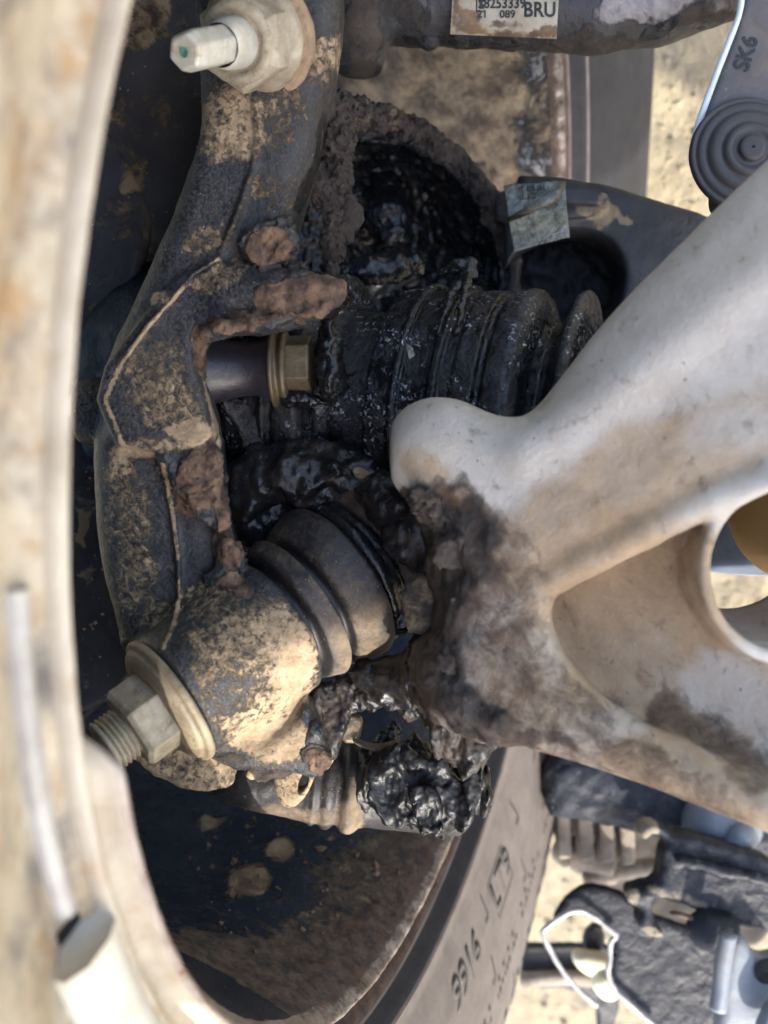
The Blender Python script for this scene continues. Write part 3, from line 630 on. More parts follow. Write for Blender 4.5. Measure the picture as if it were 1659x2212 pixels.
# rust crusts: pieces one could flake off
# top stud and nut
a1 = unit(C(397, 113, .315) - C(552, 83, .352)); o1 = C(552, 83, .352)
tp = thing('flange_nut', 'pale dusty flange nut with long bare stud at the top of the knuckle', 'nut', o1); 
P, Q = lathe(o1 + a1 * -.0045, a1, roundprof([(0, .0005), (0, .0195), (.001, .0205), (.004, .0205), (.005, .0190), (.0045, .0005)], 1), 72); P = rough_up(P, np.array(Q), [(.0009, 120, 4, None)]); mesh_obj('washer', P, Q, M['tan'], tp)
P, Q = lathe(o1, a1, roundprof([(0, .0178), (.002, .0178), (.004, .0160), (.0045, .0140), (.006, .0135)], 1), 72); mesh_obj('collar', P, Q, M['nut'], tp)
P, Q = hexnut(o1 + a1 * .002, a1, .0162, .0115, .16, .35); bevel(mesh_obj('hexagon', P, Q, M['nut'], tp, smooth=False), .0004)
P, Q = lathe(o1 + a1 * .0130, a1, roundprof([(0, .0132), (.0015, .0128), (.002, .0105), (.0005, .0090)], 1), 64); mesh_obj('rim_ring', P, Q, M['nut'], tp)
L1 = np.linalg.norm(C(397, 113, .315) - o1)
P, Q = lathe(o1 + a1 * .010, a1, resample(roundprof([(0, .0082), (.009, .0080), (.0125, .0074), (.014, .0066)], 1), .0008), 48); mesh_obj('stud_shank', P, Q, M['stud'], tp)
P, Q = hexnut(o1 + a1 * .020, a1, .0066, L1 - .020, .13, .1); P2 = P
o = bevel(mesh_obj('stud_tip', P, Q, M['stud'], tp, smooth=False), .0012, 3)
P, Q = lathe(o1 + a1 * (L1 + .00015), a1, [(0, .0001), (0, .0016)], 14); P = rough_up(P, Q, [(.0004, 900, 2, None)])
mesh_obj('paint_dot', P, Q, grime('green_paint_dot', (.07, .20, .15), None, .6), tp)
# lower flange nut of the ball joint
ln = thing('flange_nut', 'dirty flange nut on threaded stud at the lower end of the knuckle', 'nut', B0)
P, Q = lathe(B0 + A0 * .002, -A0, roundprof([(0, .0005), (0, .0232), (.0018, .0238), (.0030, .0232), (.0034, .0212), (.0046, .0212), (.0054, .0200), (.0066, .0178), (.007, .0005)], 1), 96); mesh_obj('flange', P, Q, grime('tan_stained_flange', (.25, .205, .13), (.16, .125, .08), .6, nscale=90, bumps=((500, .0003, 4),), layers=(dict(value=.3, col=(.12, .08, .05), scale=150, amp=1.0, nr=.8),)), ln)
P, Q = hexnut(B0 - A0 * .0040, -A0, .0146, .0125, .10, .62); bevel(mesh_obj('hexagon', P, Q, M['nut'], ln, smooth=False), .0004)
pr = [(0, .0086)]
for k in range(5): pr += [(.0017 * k + .0003, .0074), (.0017 * k + .0007, .0074), (.0017 * k + .0012, .0091), (.0017 * k + .0016, .0091)]
pr += [(.0092, .0085), (.0098, .0005)]
P, Q = lathe(B0 - A0 * .0165, -A0, pr, 64); mesh_obj('thread', P, Q, M['nut'], ln)
scab('ball_joint_cap', [(285, 1622), (330, 1600), (420, 1590), (480, 1620), (512, 1650), (508, 1690), (460, 1702), (400, 1698), (340, 1672)], .371, .006, 'knuckle', KN, amp=.0012, rnd=.002, attrs=lambda P: dict(dust=paint(P, [(400, 1650, 150, 80, 10, .62)], .4, 10)))
scab('casting_lug', [(536, 1640), (570, 1632), (620, 1640), (640, 1660), (600, 1682), (545, 1684), (532, 1668)], .366, .006, 'knuckle', KN, amp=.0022, rnd=.003, attrs=lambda P: dict(mud=paint(P, [(590, 1650, 60, 30, 0, .8)], .3), dust=paint(P, [(545, 1670, 20, 20, 0, .8)], .3)))
scab('torn_tab', [(660, 1560), (690, 1552), (706, 1610), (716, 1640), (704, 1668), (672, 1668), (640, 1640), (645, 1590)], .362, .0045, 'knuckle', KN, amp=.0022, rnd=.003, attrs=lambda P: dict(mud=paint(P, [(685, 1640, 40, 30, 0, .8)], .1), rust=paint(P, [(690, 1650, 30, 26, 0, .6)], 0)))
# pocket bolt behind the horn
bo = C(440, 800, .381); ab = unit(C(640, 794, .379) - bo)
bt = thing('hub_bolt', 'tarnished hub bolt with a ring collar behind the rusty horn', 'bolt', bo)
P, Q = lathe(bo, ab, roundprof([(-.004, .014), (.0, .0135), (.012, .0098), (.020, .0095), (.0245, .0118), (.026, .0122)], 2), 72); mesh_obj('sleeve', P, Q, M['steel'], bt)
P, Q = lathe(bo + ab * .025, ab, roundprof([(0, .008), (0, .0138), (.0018, .0142), (.0024, .0122), (.0036, .0122), (.0046, .0134), (.0064, .0130), (.007, .006)], 1), 72); mesh_obj('collar', P, Q, M['brass'], bt)
P, Q = hexnut(bo + ab * .031, ab, .0118, .0085, .05, .45); bevel(mesh_obj('hexagon', P, Q, M['brass'], bt, smooth=False), .0006)
scab('grease_clump', [(690, 715), (705, 690), (730, 720), (742, 770), (738, 850), (715, 870), (690, 850), (684, 790)], .374, .009, 'grease', bt, amp=.0032, fr=190, rnd=.006)
scab('grease_clump', [(600, 850), (660, 848), (700, 862), (720, 875), (660, 880), (610, 875)], .376, .004, 'grease', bt, amp=.0022, fr=240, rnd=.003)

# ================================================================ driveshaft with its greasy boot
DS = thing('driveshaft', 'driveshaft joint with a ribbed black rubber boot smeared in wet grease', 'driveshaft', WC)
def greasy(P, Q, amp=.0008, lump=None):
    N = vnormals(P, Q); t = (P - WC) @ WN
    h = amp * .25 * (fbm(P, 60, 3, 71) - .5) * 2 + .0004 * sst(.6, .75, fbm(P, 180, 3, 77)) + .00025 * (fbm(P, 500, 3, 78) - .5)
    return P + N * h[:, None]
bprof = [(-.0205, .0345), (-.0195, .0395), (-.0172, .0440), (-.0090, .0452), (-.0075, .0466), (-.0065, .0467), (-.0060, .0442), (-.0010, .0443), (.0042, .0454), (.0052, .0470), (.0066, .0470), (.0076, .0446), (.0116, .0444), (.0122, .0454), (.0190, .0456),
    (.0200, .0436), (.0216, .0434), (.0226, .0458), (.0290, .0472), (.0318, .0468), (.0345, .0440), (.0368, .0375), (.0392, .0350), (.0420, .0360), (.0448, .0420), (.0472, .0472), (.0492, .0478), (.0510, .0462), (.0526, .0400), (.0550, .0345), (.0585, .0345), (.0618, .0400), (.0648, .0450), (.0672, .0452), (.0692, .0400), (.0720, .0340), (.0780, .0290), (.0900, .0220)]
bprof = [(t + .0025 * sst(-.02, .03, t), r * 1.02) for t, r in bprof]
P, Q = lathe(WC, WN, resample(bprof, .0007), 420, frm=WF); rb = np.linalg.norm(np.cross(P - WC, WN), axis=1); P = greasy(P, Q)
mesh_obj('boot', P, Q, M['boot'], DS, attrs=dict(ridge_tone=.62 * sst(.0464, .0479, rb), dust=paint(P, [(905, 745, 10, 60, 20, .5)], -.5)))  # outermost ridges paler grey than the grooves
P, Q = lathe(WC, WN, resample([(.085, .0185), (.10, .0135), (.30, .0130), (.52, .0130)], .01), 48, frm=WF); mesh_obj('shaft', P, Q, M['steel'], DS)
hprof = [(-.078, .020), (-.078, .046), (-.060, .0475), (-.056, .0495), (-.0545, .0470), (-.0530, .0470), (-.0522, .0488), (-.0440, .0492), (-.0425, .0478), (-.0415, .0462), (-.0400, .0420), (-.0395, .0385), (-.0360, .0365), (-.0280, .0355), (-.018, .0345)]
P, Q = lathe(WC, WN, resample(hprof, .0009), 320, frm=WF); rb = np.linalg.norm(np.cross(P - WC, WN), axis=1); P = greasy(P, Q, .0006)
mesh_obj('joint_housing', P, Q, M['boot'], DS, attrs=dict(ridge_tone=.5 * sst(.0486, .0492, rb)))
for t0, r0, w in ((-.0062, .0476, .0010), (.0076, .0480, .0011)):
    P, Q = lathe(WC, WN, resample(roundprof([(t0 - w, r0 - .002), (t0 - w, r0), (t0 + w, r0), (t0 + w, r0 - .002)], 1), .0006), 300, frm=WF); P = greasy(P, Q, .0005)
    mesh_obj('boot_clamp', P, Q, M['boot'], DS)
# grease pulled up over the clamps
g_ = [[(955, 588, .386, .0016), (985, 575, .384, .0022), (1015, 572, .383, .0020), (1028, 600, .38, .0012)], [(1005, 590, .384, .0022), (975, 640, .374, .0014), (945, 720, .3655, .0009)],
      [(1015, 590, .382, .0018), (1003, 640, .3725, .0012), (985, 720, .3645, .0009)]]
q = np.concatenate([[C(*a[:3]) for a in c] for c in g_]); g = Grid(q.min(0) - .007, q.max(0) + .007, .0006)
V = None
for c in g_:
    v = chain(g, c, .002); V = v if V is None else smin(V, v, .002)
P, Q = snets(g, V); P = rough_up(P, Q, [(.0016, 200, 4, None)]); mesh_obj('grease_clump', P, Q, M['grease'], DS)
P = np.array([C(876, 740, .3545), C(892, 752, .3542), C(896, 768, .354), C(884, 776, .3535), C(880, 758, .3538), C(884, 752, .3526)])
mesh_obj('foil_flake', P, [(0, 1, 2), (0, 2, 4), (4, 2, 3), (0, 5, 4)], M['foil'], DS)
# wheel hub, a near-black drum that puts shade into the hollow
HB = thing('wheel_hub', 'greasy wheel hub behind the joint, painted near black for its shadow', 'hub', WC - WN * .08)
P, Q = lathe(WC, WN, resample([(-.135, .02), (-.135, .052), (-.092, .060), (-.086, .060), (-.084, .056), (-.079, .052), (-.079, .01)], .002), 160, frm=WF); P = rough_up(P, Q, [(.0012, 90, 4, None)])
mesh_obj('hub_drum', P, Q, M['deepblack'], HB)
scab('hub_web', [(476, 868), (520, 862), (548, 890), (566, 950), (570, 1000), (545, 1016), (532, 985), (520, 930), (495, 896)], .392, .006, 'wetcast', HB, h=.0005, amp=.0010, fr=420, rnd=.003)

# bowl shaped splash shield, mud on its rim, grease inside
SS = thing('splash_shield', 'bowl shaped shield crusted with brown mud, black grease inside it', 'shield', C(790, 610, .5))
sc_ = C(782, 612, .497)
g = Grid(sc_ - .088, sc_ + .088, .0011)
V = np.abs(ball(g, sc_, .0690, (1, .62, 1))) - .0022
V = smax(V, -(g.D - (sc_[1] - .010)), .001)
an = np.arctan2(g.Z - sc_[2], g.X - sc_[0])
rad = np.sqrt((g.X - sc_[0]) ** 2 + (g.Z - sc_[2]) ** 2)
tor = np.sqrt((rad - .0705) ** 2 + ((g.D - sc_[1] + .010) * .8) ** 2) - (.0028 + .0012 * np.cos(an * 1.3 - 1.2))
V = smin(V.astype(f32), tor.astype(f32), .003)
P, Q = snets(g, V); rm = sst(-.004, -.012, P[:, 1] - sc_[1])
P = rough_up(P, Q, [(.0045, 70, 5, rm), (.0025, 90, 5, 1 - rm), (.0016, 330, 3, 1 - rm)])
ins = np.linalg.norm((P - sc_)[:, [0, 2]], axis=1)
mesh_obj('shield_bowl', P, Q, M['grease'], SS, attrs=dict(mud=np.clip(rm * sst(.067, .071, ins) * 1.0 + .22, 0, 1)))
def blob(name, pts, mat_, parent, amp, fr, h=.0007, k=.003, attrs=None, octv=5, rag=None):
    q = np.array([C(*a[:3]) for a in pts]); r = max(a[3] for a in pts) + .006
    g = Grid(q.min(0) - r, q.max(0) + r, h); V = chain(g, pts, k); V = ragged(g, V, rag) if rag else V; P, Q = snets(g, V); P = rough_up(P, Q, [(amp, fr, octv, None)])
    return mesh_obj(name, P, Q, M[mat_] if isinstance(mat_, str) else mat_, parent, attrs=attrs(P) if attrs else None)
blob('hanging_mud', [(712, 245, .405, .009), (720, 330, .402, .0075), (708, 400, .398, .0062), (722, 470, .397, .0042), (716, 540, .397, .0028), (716, 585, .398, .0012)], 'tan', SS, .0012, 420, rag=((.0050, 85, 4, 0), (.0022, 240, 4, 1)), attrs=lambda P: dict(mud=np.full(len(P), .95)))
blob('hanging_mud', [(742, 420, .402, .003), (752, 470, .40, .0042), (744, 510, .40, .003), (735, 525, .40, .0014)], 'tan', SS, .003, 150, attrs=lambda P: dict(mud=np.full(len(P), .9)))
blob('hanging_mud', [(735, 250, .43, .006), (790, 252, .45, .0050), (850, 262, .465, .0045), (930, 300, .475, .0036), (1000, 358, .48, .0034), (1060, 440, .482, .0036), (1094, 540, .483, .0030)], 'tan', SS, .0012, 420, rag=((.0050, 85, 4, 0), (.0022, 240, 4, 1)), attrs=lambda P: dict(mud=paint(P, [(800, 260, 90, 50, 0, .6), (960, 330, 50, 40, 30, .7)], .85)))
blob('shield_boss', [(835, 400, .515, .007), (838, 470, .51, .011), (850, 500, .51, .009)], 'grease', SS, .003, 120)
blob('rag_of_grease', [(745, 590, .455, .005), (800, 585, .455, .007), (880, 570, .46, .006)], 'grease', SS, .0010, 110, rag=((.004, 90, 3, 0),))

# ================================================================ ball joint boot
BO = B0 + A0 * .0465
BJ = thing('ball_joint', 'dusty black rubber ball joint boot of two folds between knuckle and alloy arm', 'ball joint', BO)
jp = [(-.004, .018), (.0005, .0205), (.0034, .0208), (.0038, .0245), (.0044, .0262), (.0085, .0276), (.0100, .0285), (.0106, .0283), (.0109, .0262), (.0111, .0225), (.0146, .0220), (.0150, .0255), (.0160, .0282), (.0225, .0304), (.0268, .0313), (.0284, .0312), (.0294, .0300), (.0298, .0284), (.0308, .0280)]
P, Q = lathe(BO, A0, resample(roundprof(jp, 1), .0007), 300); P = rough_up(P, Q, [(.0003, 70, 3, None)])
x, y = disp(P); fld = np.linalg.norm(np.cross(P - BO, A0), axis=1)
dmask = paint(P, [(700, 1400, 70, 110, 20, .62), (780, 1390, 50, 110, 15, .66), (660, 1340, 40, 90, -20, .36), (600, 1180, 80, 40, 40, .36), (720, 1290, 60, 60, 0, .36)], .22, 10) * sst(.0245, .0272, fld)
mesh_obj('boot', P, Q, M['jboot'], BJ, attrs=dict(dust=dmask))
P, Q = lathe(BO, A0, resample(roundprof([(.0300, .025), (.0302, .0290), (.0325, .0300), (.0345, .0292), (.0352, .0285), (.0372, .0290), (.0390, .0282), (.0395, .025)], 1), .0007), 240); P = rough_up(P, Q, [(.0005, 160, 3, None)])
mesh_obj('clamp_ring', P, Q, M['grease'], BJ)
P, Q = lathe(BO, A0, resample(roundprof([(.039, .024), (.0392, .0285), (.0420, .0305), (.0460, .0315), (.0500, .0310), (.0560, .0270)], 1), .0008), 240); P = rough_up(P, Q, [(.0010, 120, 4, None)])
mesh_obj('socket', P, Q, M['alloy'], BJ, attrs=dict(mud=paint(P, [(850, 1390, 60, 120, 0, .8)], .8), grease=paint(P, [(840, 1230, 60, 120, -20, .85), (860, 1390, 14, 90, 0, .8)], .56, 10)))
blob('grease_clump', [(545, 1070, .392, .012), (620, 1015, .392, .014), (700, 1040, .392, .015), (760, 1080, .392, .016), (830, 1080, .388, .013), (870, 1150, .384, .014)], 'grease', BJ, .0006, 200, rag=((.0065, 55, 3, 0),), attrs=lambda P: dict(mud=paint(P, [(700, 1120, 80, 40, 30, .55)], .3)))
blob('grease_clump', [(560, 1110, .398, .014), (640, 1105, .400, .014), (720, 1130, .395, .013), (800, 1190, .387, .012), (850, 1260, .382, .010), (872, 1330, .376, .007)], 'grease', BJ, .0006, 200, rag=((.0050, 55, 3, 0),), attrs=lambda P: dict(mud=paint(P, [(760, 1150, 120, 60, 40, .62), (840, 1240, 40, 60, 0, .5)], .3)))
blob('grease_film', [(850, 1090, .372, .012), (905, 1160, .362, .011), (945, 1215, .358, .010), (965, 1300, .358, .008), (955, 1380, .360, .007)], 'grease', BJ, .0005, 200, rag=((.0045, 70, 3, 0),), attrs=lambda P: dict(mud=paint(P, [(930, 1180, 60, 60, 0, .62), (960, 1330, 40, 80, 0, .66)], .36)))
blob('grease_film', [(800, 1450, .376, .006), (850, 1470, .372, .008), (900, 1470, .368, .010), (930, 1420, .364, .010)], 'grease', BJ, .0006, 200, rag=((.0040, 90, 3, 0),), attrs=lambda P: dict(mud=np.full(len(P), .4)))
blob('dirt_crumb', [(776, 1022, .378, .0022), (784, 1028, .378, .0024)], 'tan', BJ, .0012, 300, h=.0005)

# ================================================================ cast alloy control arm
AR = thing('control_arm', 'large pale cast alloy control arm with a round hole, reaching in from the right', 'control arm', C(1200, 1200, .335))
AP = (.352, -.48, 0)
g = Grid(C(840, 1860, .352) * (1, 0, 1) + (0, .255, 0), np.array((.215, .43, .155)), .0011)
f1 = [(1830, 180), (1659, 345), (1560, 440), (1400, 595), (1300, 705), (1230, 795), (1185, 855), (1135, 902), (1085, 905), (1030, 888), (975, 872), (925, 878), (880, 905), (852, 950), (846, 1000), (862, 1060), (895, 1110), (925, 1180), (930, 1270), (935, 1350), (1000, 1362), (1110, 1300), (1210, 1245), (1400, 1155), (1560, 1075), (1659, 1042), (1830, 1010)]
V = prism(g, f1, AP, .0215, .0165)
nb = C(935, 965, pl(935, 965, AP) - .002)
V = smin(V, ball(g, nb, .0150, (1.0, 1.25, .95)), .012)
V = smin(V, chain(g, [(1150, 975, pl(1150, 975, AP) - .0165, .0055), (1400, 800, pl(1400, 800, AP) - .0165, .0055), (1800, 480, pl(1800, 480, AP) - .0165, .006)]), .012)
V = smin(V, chain(g, [(1010, 1352, pl(1010, 1352, AP) - .010, .0055), (1120, 1293, pl(1120, 1293, AP) - .014, .0050), (1210, 1243, pl(1210, 1243, AP) - .016, .0045), (1400, 1148, pl(1400, 1148, AP) - .017, .0045), (1550, 1075, pl(1550, 1075, AP) - .017, .0045), (1680, 1035, pl(1680, 1035, AP) - .017, .0045), (1830, 1020, pl(1830, 1020, AP) - .017, .0045)], .002), .006)
f2 = [(880, 1400), (960, 1345), (1080, 1300), (1170, 1278), (1180, 1340), (1212, 1410), (1275, 1480), (1370, 1545), (1480, 1590), (1600, 1650), (1830, 1740), (1830, 1850), (1659, 1785), (1500, 1722), (1300, 1648), (1180, 1612), (1095, 1588), (1020, 1590), (950, 1560), (895, 1490)]
V = smin(V, prism(g, f2, (.354, -.48, .03), .0195, .010), .010)
wb = [(1060, 1330), (1300, 1180), (1500, 1080), (1830, 980), (1830, 1800), (1500, 1660), (1250, 1540), (1100, 1480)]
web = prism(g, wb, (.361, -.48, 0), .009, .003)
hc = C(1692, 1228, pl(1692, 1228, AP)); hr = .0232
hrad = np.sqrt((g.X - hc[0]) ** 2 + (g.Z - hc[2]) ** 2)
ring = np.maximum(hrad - (hr + .0035), np.abs(g.D - (hc[1] + .006)) - .0160).astype(f32)
lowhalf = ring + 0 * g.D
V = smin(V, web, .006); V = smin(V, lowhalf, .003)
V = smax(V, -np.maximum(hrad - hr, 0 * g.D - .05).astype(f32), .003)
V = smax(V, -ball(g, C(1075, 1365, .338), .010, (1.3, 1, .7)), .006)
P, Q = snets(g, V); P = relax(P, Q, 3)
dust = paint(P, [(930, 1000, 70, 40, 0, .62), (1100, 1180, 160, 110, -25, .50), (1250, 1120, 240, 110, -28, .72), (1450, 1010, 280, 100, -26, .70), (1640, 900, 160, 70, -26, .45), (1300, 1380, 170, 180, 0, .92), (1400, 1300, 240, 190, 0, .88), (1450, 1500, 190, 110, 20, .82), (1130, 1420, 110, 120, 20, .66), (1200, 1560, 160, 70, 22, .62), (1500, 1680, 260, 80, 22, .88), (1580, 1500, 120, 80, 20, .42), (1300, 1560, 120, 60, 20, .5), (1600, 1440, 90, 40, 20, .3)], .16, 30, 40)
mud = paint(P, [(945, 1075, 60, 36, 15, .75), (1010, 1090, 36, 50, 0, .72), (1000, 1420, 90, 70, 10, .55), (1080, 1380, 50, 34, 0, .55), (960, 1480, 110, 90, 20, .74), (1150, 1560, 150, 34, 18, .62), (1060, 1540, 90, 40, 20, .75), (1270, 1600, 90, 22, 20, .55), (1440, 1530, 50, 50, 30, .54), (1560, 1600, 130, 42, 25, .50), (1600, 1660, 80, 40, 20, .46), (1010, 1190, 60, 40, 10, .55), (930, 1300, 80, 100, 0, .66), (1050, 1440, 160, 130, 20, .46), (1300, 1610, 330, 26, 20, .52), (1120, 1540, 130, 60, 20, .6), (1100, 1370, 70, 40, 0, .6), (1060, 1250, 120, 120, 0, .42), (1350, 1660, 330, 60, 22, .48), (1250, 1530, 120, 60, 25, .44)], .12, 24, 60)
grease = paint(P, [(960, 1260, 170, 190, 0, .42), (900, 1130, 90, 80, 30, .9), (890, 1230, 90, 130, 0, .9), (985, 1160, 90, 80, 10, .66), (905, 1350, 95, 150, 0, .86), (970, 1260, 90, 100, 0, .70), (1015, 1110, 40, 50, 20, .66), (930, 1440, 90, 80, 0, .74), (1000, 1540, 130, 60, 25, .72), (1150, 1600, 150, 24, 18, .5)], .0, 20, 70)
mud = np.maximum(mud, np.clip(grease * 1.05 + .12, 0, .9) * (grease > .12))
cv_ = concave(P, Q); dust = np.clip(dust + .25 * np.clip(cv_, -.5, 1), 0, 1)
P = rough_up(P, Q, [(.0004, 60, 4, None), (.0030, 90, 5, sst(.4, .75, mud)), (.0030, 95, 4, sst(.5, .8, grease))])
mesh_obj('casting', P, Q, M['alloy'], AR, attrs=dict(dust=dust, mud=mud, grease=grease))
scab('mud_cake', [(885, 1060), (930, 1050), (985, 1065), (1000, 1100), (985, 1140), (950, 1150), (905, 1110)], .3275, .006, 'tan', AR, amp=.0008, fr=500, rag=((.0030, 200, 4, 0), (.0016, 420, 3, 1)), rnd=.004, attrs=lambda P: dict(mud=np.full(len(P), .62)))
scab('mud_cake', [(1020, 1105), (1032, 1100), (1050, 1140), (1075, 1165), (1040, 1168), (1022, 1150)], .323, .0035, 'tan', AR, amp=.0012, fr=160, rnd=.002)
scab('mud_cake', [(1000, 1340), (1060, 1330), (1100, 1350), (1110, 1380), (1050, 1400), (1010, 1380)], .334, .004, 'tan', AR, amp=.0036, fr=160, rnd=.003, attrs=lambda P: dict(mud=np.full(len(P), .5)))
scab('mud_cake', [(880, 1240), (940, 1236), (955, 1290), (945, 1360), (890, 1372), (868, 1310)], .343, .004, 'tan', AR, amp=.0014, fr=200, rnd=.003, attrs=lambda P: dict(mud=np.full(len(P), .60)))
for pts_, d_, md_ in (([(940, 1150), (1000, 1165), (1030, 1210), (990, 1240), (945, 1215)], .3215, .75), ([(985, 1270), (1040, 1285), (1060, 1325), (1000, 1345), (965, 1310)], .3235, .62), ([(960, 1380), (1030, 1400), (1060, 1450), (1010, 1490), (950, 1460)], .3255, .70),
        ([(1060, 1440), (1130, 1460), (1160, 1510), (1100, 1530), (1050, 1500)], .3225, .58), ([(980, 1500), (1060, 1530), (1120, 1570), (1050, 1585), (980, 1560)], .3265, .78)):
    scab('mud_cake', pts_, d_, .0035, 'tan', AR, amp=.0006, fr=500, rag=((.0042, 150, 4, 0), (.0010, 420, 3, 0)), rnd=.003, attrs=lambda P: dict(mud=np.full(len(P), md_)))
# grease sheet hanging under the arm, wet ragged edge
def cut(g, V): return smax(V, -ball(g, C(845, 1535, .37), .012, (1.1, 3, .9)), .002)
scab('grease_sheet', [(880, 1430), (960, 1470), (1040, 1540), (1095, 1590), (1060, 1610), (1040, 1640), (1005, 1672), (1000, 1645), (960, 1650), (930, 1600), (905, 1540), (885, 1490)], .352, .005, 'grease_rough', AR, amp=.0006, fr=420, h=.0005, rag=((.0050, np.array((130, 110, 60)), 4, 0),), rnd=.003, attrs=lambda P: dict(mud=paint(P, [(970, 1600, 60, 50, 0, .6), (960, 1500, 60, 40, 0, .6)], .35)), gx=-.2)
scab('grease_sheet', [(650, 1500), (700, 1470), (760, 1455), (830, 1462), (885, 1485), (915, 1530), (890, 1560), (862, 1530), (830, 1525), (790, 1530), (762, 1555), (740, 1600), (712, 1640), (690, 1600), (672, 1560)], .384, .0035, 'grease_rough', AR, amp=.0006, fr=420, h=.0005, rag=((.0050, np.array((130, 110, 60)), 4, 0),), rnd=.0025, attrs=lambda P: dict(mud=paint(P, [(700, 1540, 50, 50, 0, .62), (800, 1500, 60, 30, 0, .62)], .4)))

P, Q = lathe(np.array((hc[0], hc[1] + .004, hc[2])), unit((-.10, 1, .24)), resample([(.0, hr + .0025), (.0, hr), (.030, hr - .0008), (.030, hr + .0025), (.0, hr + .0025)], .002), 120)
mesh_obj('hole_sleeve', P, Q, M['alloy'], AR, attrs=dict(dust=np.full(len(P), .35), mud=paint(P, [(1600, 1260, 40, 20, 0, .55)], .15)))
# damper and amber rubber seen through the hole
DM = thing('damper', 'blue grey damper tube behind the hole of the alloy arm', 'damper', C(1640, 1200, .40))
P, Q = lathe(C(1650, 1238, .40), unit((.05, .12, 1)), resample(roundprof([(0, .0005), (0, .0215), (.002, .0225), (.09, .0225)], 1), .002), 120); mesh_obj('tube', P, Q, M['bluegrey'], DM)
AB = thing('bump_rubber', 'smooth amber rubber buffer showing in the hole of the alloy arm', 'bump stop', C(1760, 1050, .35))
P, Q = lathe(C(1765, 1250, .352), unit((-.10, 0, 1)), resample(roundprof([(0.0, .0005), (0, .010), (.004, .018), (.014, .0255), (.034, .0290), (.05, .026), (.056, .023), (.06, .026), (.075, .029), (.09, .026)], 2), .001), 120); mesh_obj('buffer', P, Q, M['amber'], AB)

# ================================================================ upper link with its label, small link at the right
UL = thing('suspension_link', 'grimy dark link across the top with a stained white parts label', 'link', C(1100, 13, .43))
def tuby(px): return np.interp(px, [600, 900, 1280, 1420, 1659, 1900], [8, 12, 26, 8, -72, -160])
ch = [(px, tuby(px), .43, r) for px, r in ((640, .014), (760, .0145), (900, .0155), (1280, .0160), (1420, .0160), (1659, .0155), (1900, .0155))]
q = np.array([C(*a[:3]) for a in ch]); g = Grid(q.min(0) - .024, q.max(0) + .024, .0009)
V = chain(g, ch, .004)
V = smin(V, chain(g, [(765, -60, .425, .011), (782, 60, .425, .0125), (775, 150, .432, .0095)], .003), .004)
V = smin(V, chain(g, [(905, 75, .428, .004), (925, 95, .428, .003)], 0), .004)
P, Q = snets(g, V); P = relax(P, Q, 1)
dust = paint(P, [(1390, 10, 120, 42, -14, .72), (1600, -10, 90, 40, -18, .45), (1500, 60, 90, 20, -18, .4)], .16, 12, 90); mud = paint(P, [(780, 80, 50, 120, 0, .7), (880, 40, 60, 80, 0, .5), (1260, 90, 120, 30, 0, .6), (1560, 20, 130, 40, -18, .6)], .2, 14)
grease = paint(P, [(1425, 62, 55, 20, -25, .85), (1000, 95, 200, 22, 3, .6), (1340, 55, 14, 10, 0, .0)], .0, 8)
P = rough_up(P, Q, [(.0007, 80, 4, None), (.0014, 220, 4, sst(.5, .7, dust)), (.002, 90, 4, sst(.4, .7, grease))])
mesh_obj('forging', P, Q, M['linktube'], UL, attrs=dict(dust=dust, mud=mud, grease=grease))
def on_tube(px, py, off):
    r = .0160 + off; cy = tuby(px); d = .43
    for _ in range(6):
        dz = (py - cy) / F * d; d = .43 - math.sqrt(max(r * r - dz * dz, 1e-9))
    return C(px, py, d)
nx, ny = 36, 16
P = np.array([on_tube(975 + 230 * i / nx + .06 * (14 - 90 * j / ny) + 2, -14 + 88 * j / ny + (10 * i / nx if j > 12 else 0), .0011) for i in range(nx + 1) for j in range(ny + 1)])
Q = [(i*(ny+1)+j, i*(ny+1)+j+1, (i+1)*(ny+1)+j+1, (i+1)*(ny+1)+j) for i in range(nx) for j in range(ny)]
lab = mesh_obj('label', P, np.array(Q), M['label'], UL, attrs=dict(mud=paint(P, [(1090, 68, 120, 16, 4, .7), (1010, 40, 34, 22, 0, .72), (985, 30, 10, 60, 0, .55), (1180, 66, 40, 10, 0, .85), (1090, 55, 100, 12, 3, .55)], .2, 5, 150)))
inkparts = []
def label_text(body, px, py, size, sy=1.0):
    V_, Fc = text_mesh(body, 1.0); inkparts.append((np.array([on_tube(px + vx * size, py - vy * size * sy, .0014) for vx, vy in V_]), Fc))
label_text('38253339', 1084, 8, 26, 1.15); label_text('21    089', 1072, 31, 23); label_text('BRU', 1166, 22, 38, 1.2)
for (ax, ay, bx, by) in ((1028, -8, 1031, 26), (1028, 23, 1046, 26), (1034, 0, 1040, 5), (1036, 9, 1046, 19), (1043, -6, 1046, 4)):
    inkparts.append((np.array([on_tube(ax, ay, .0014), on_tube(bx, ay, .0014), on_tube(bx, by, .0014), on_tube(ax, by, .0014)]), [(0, 1, 2, 3)]))
mesh_obj('print', *join_parts(inkparts), M['ink'], lab)

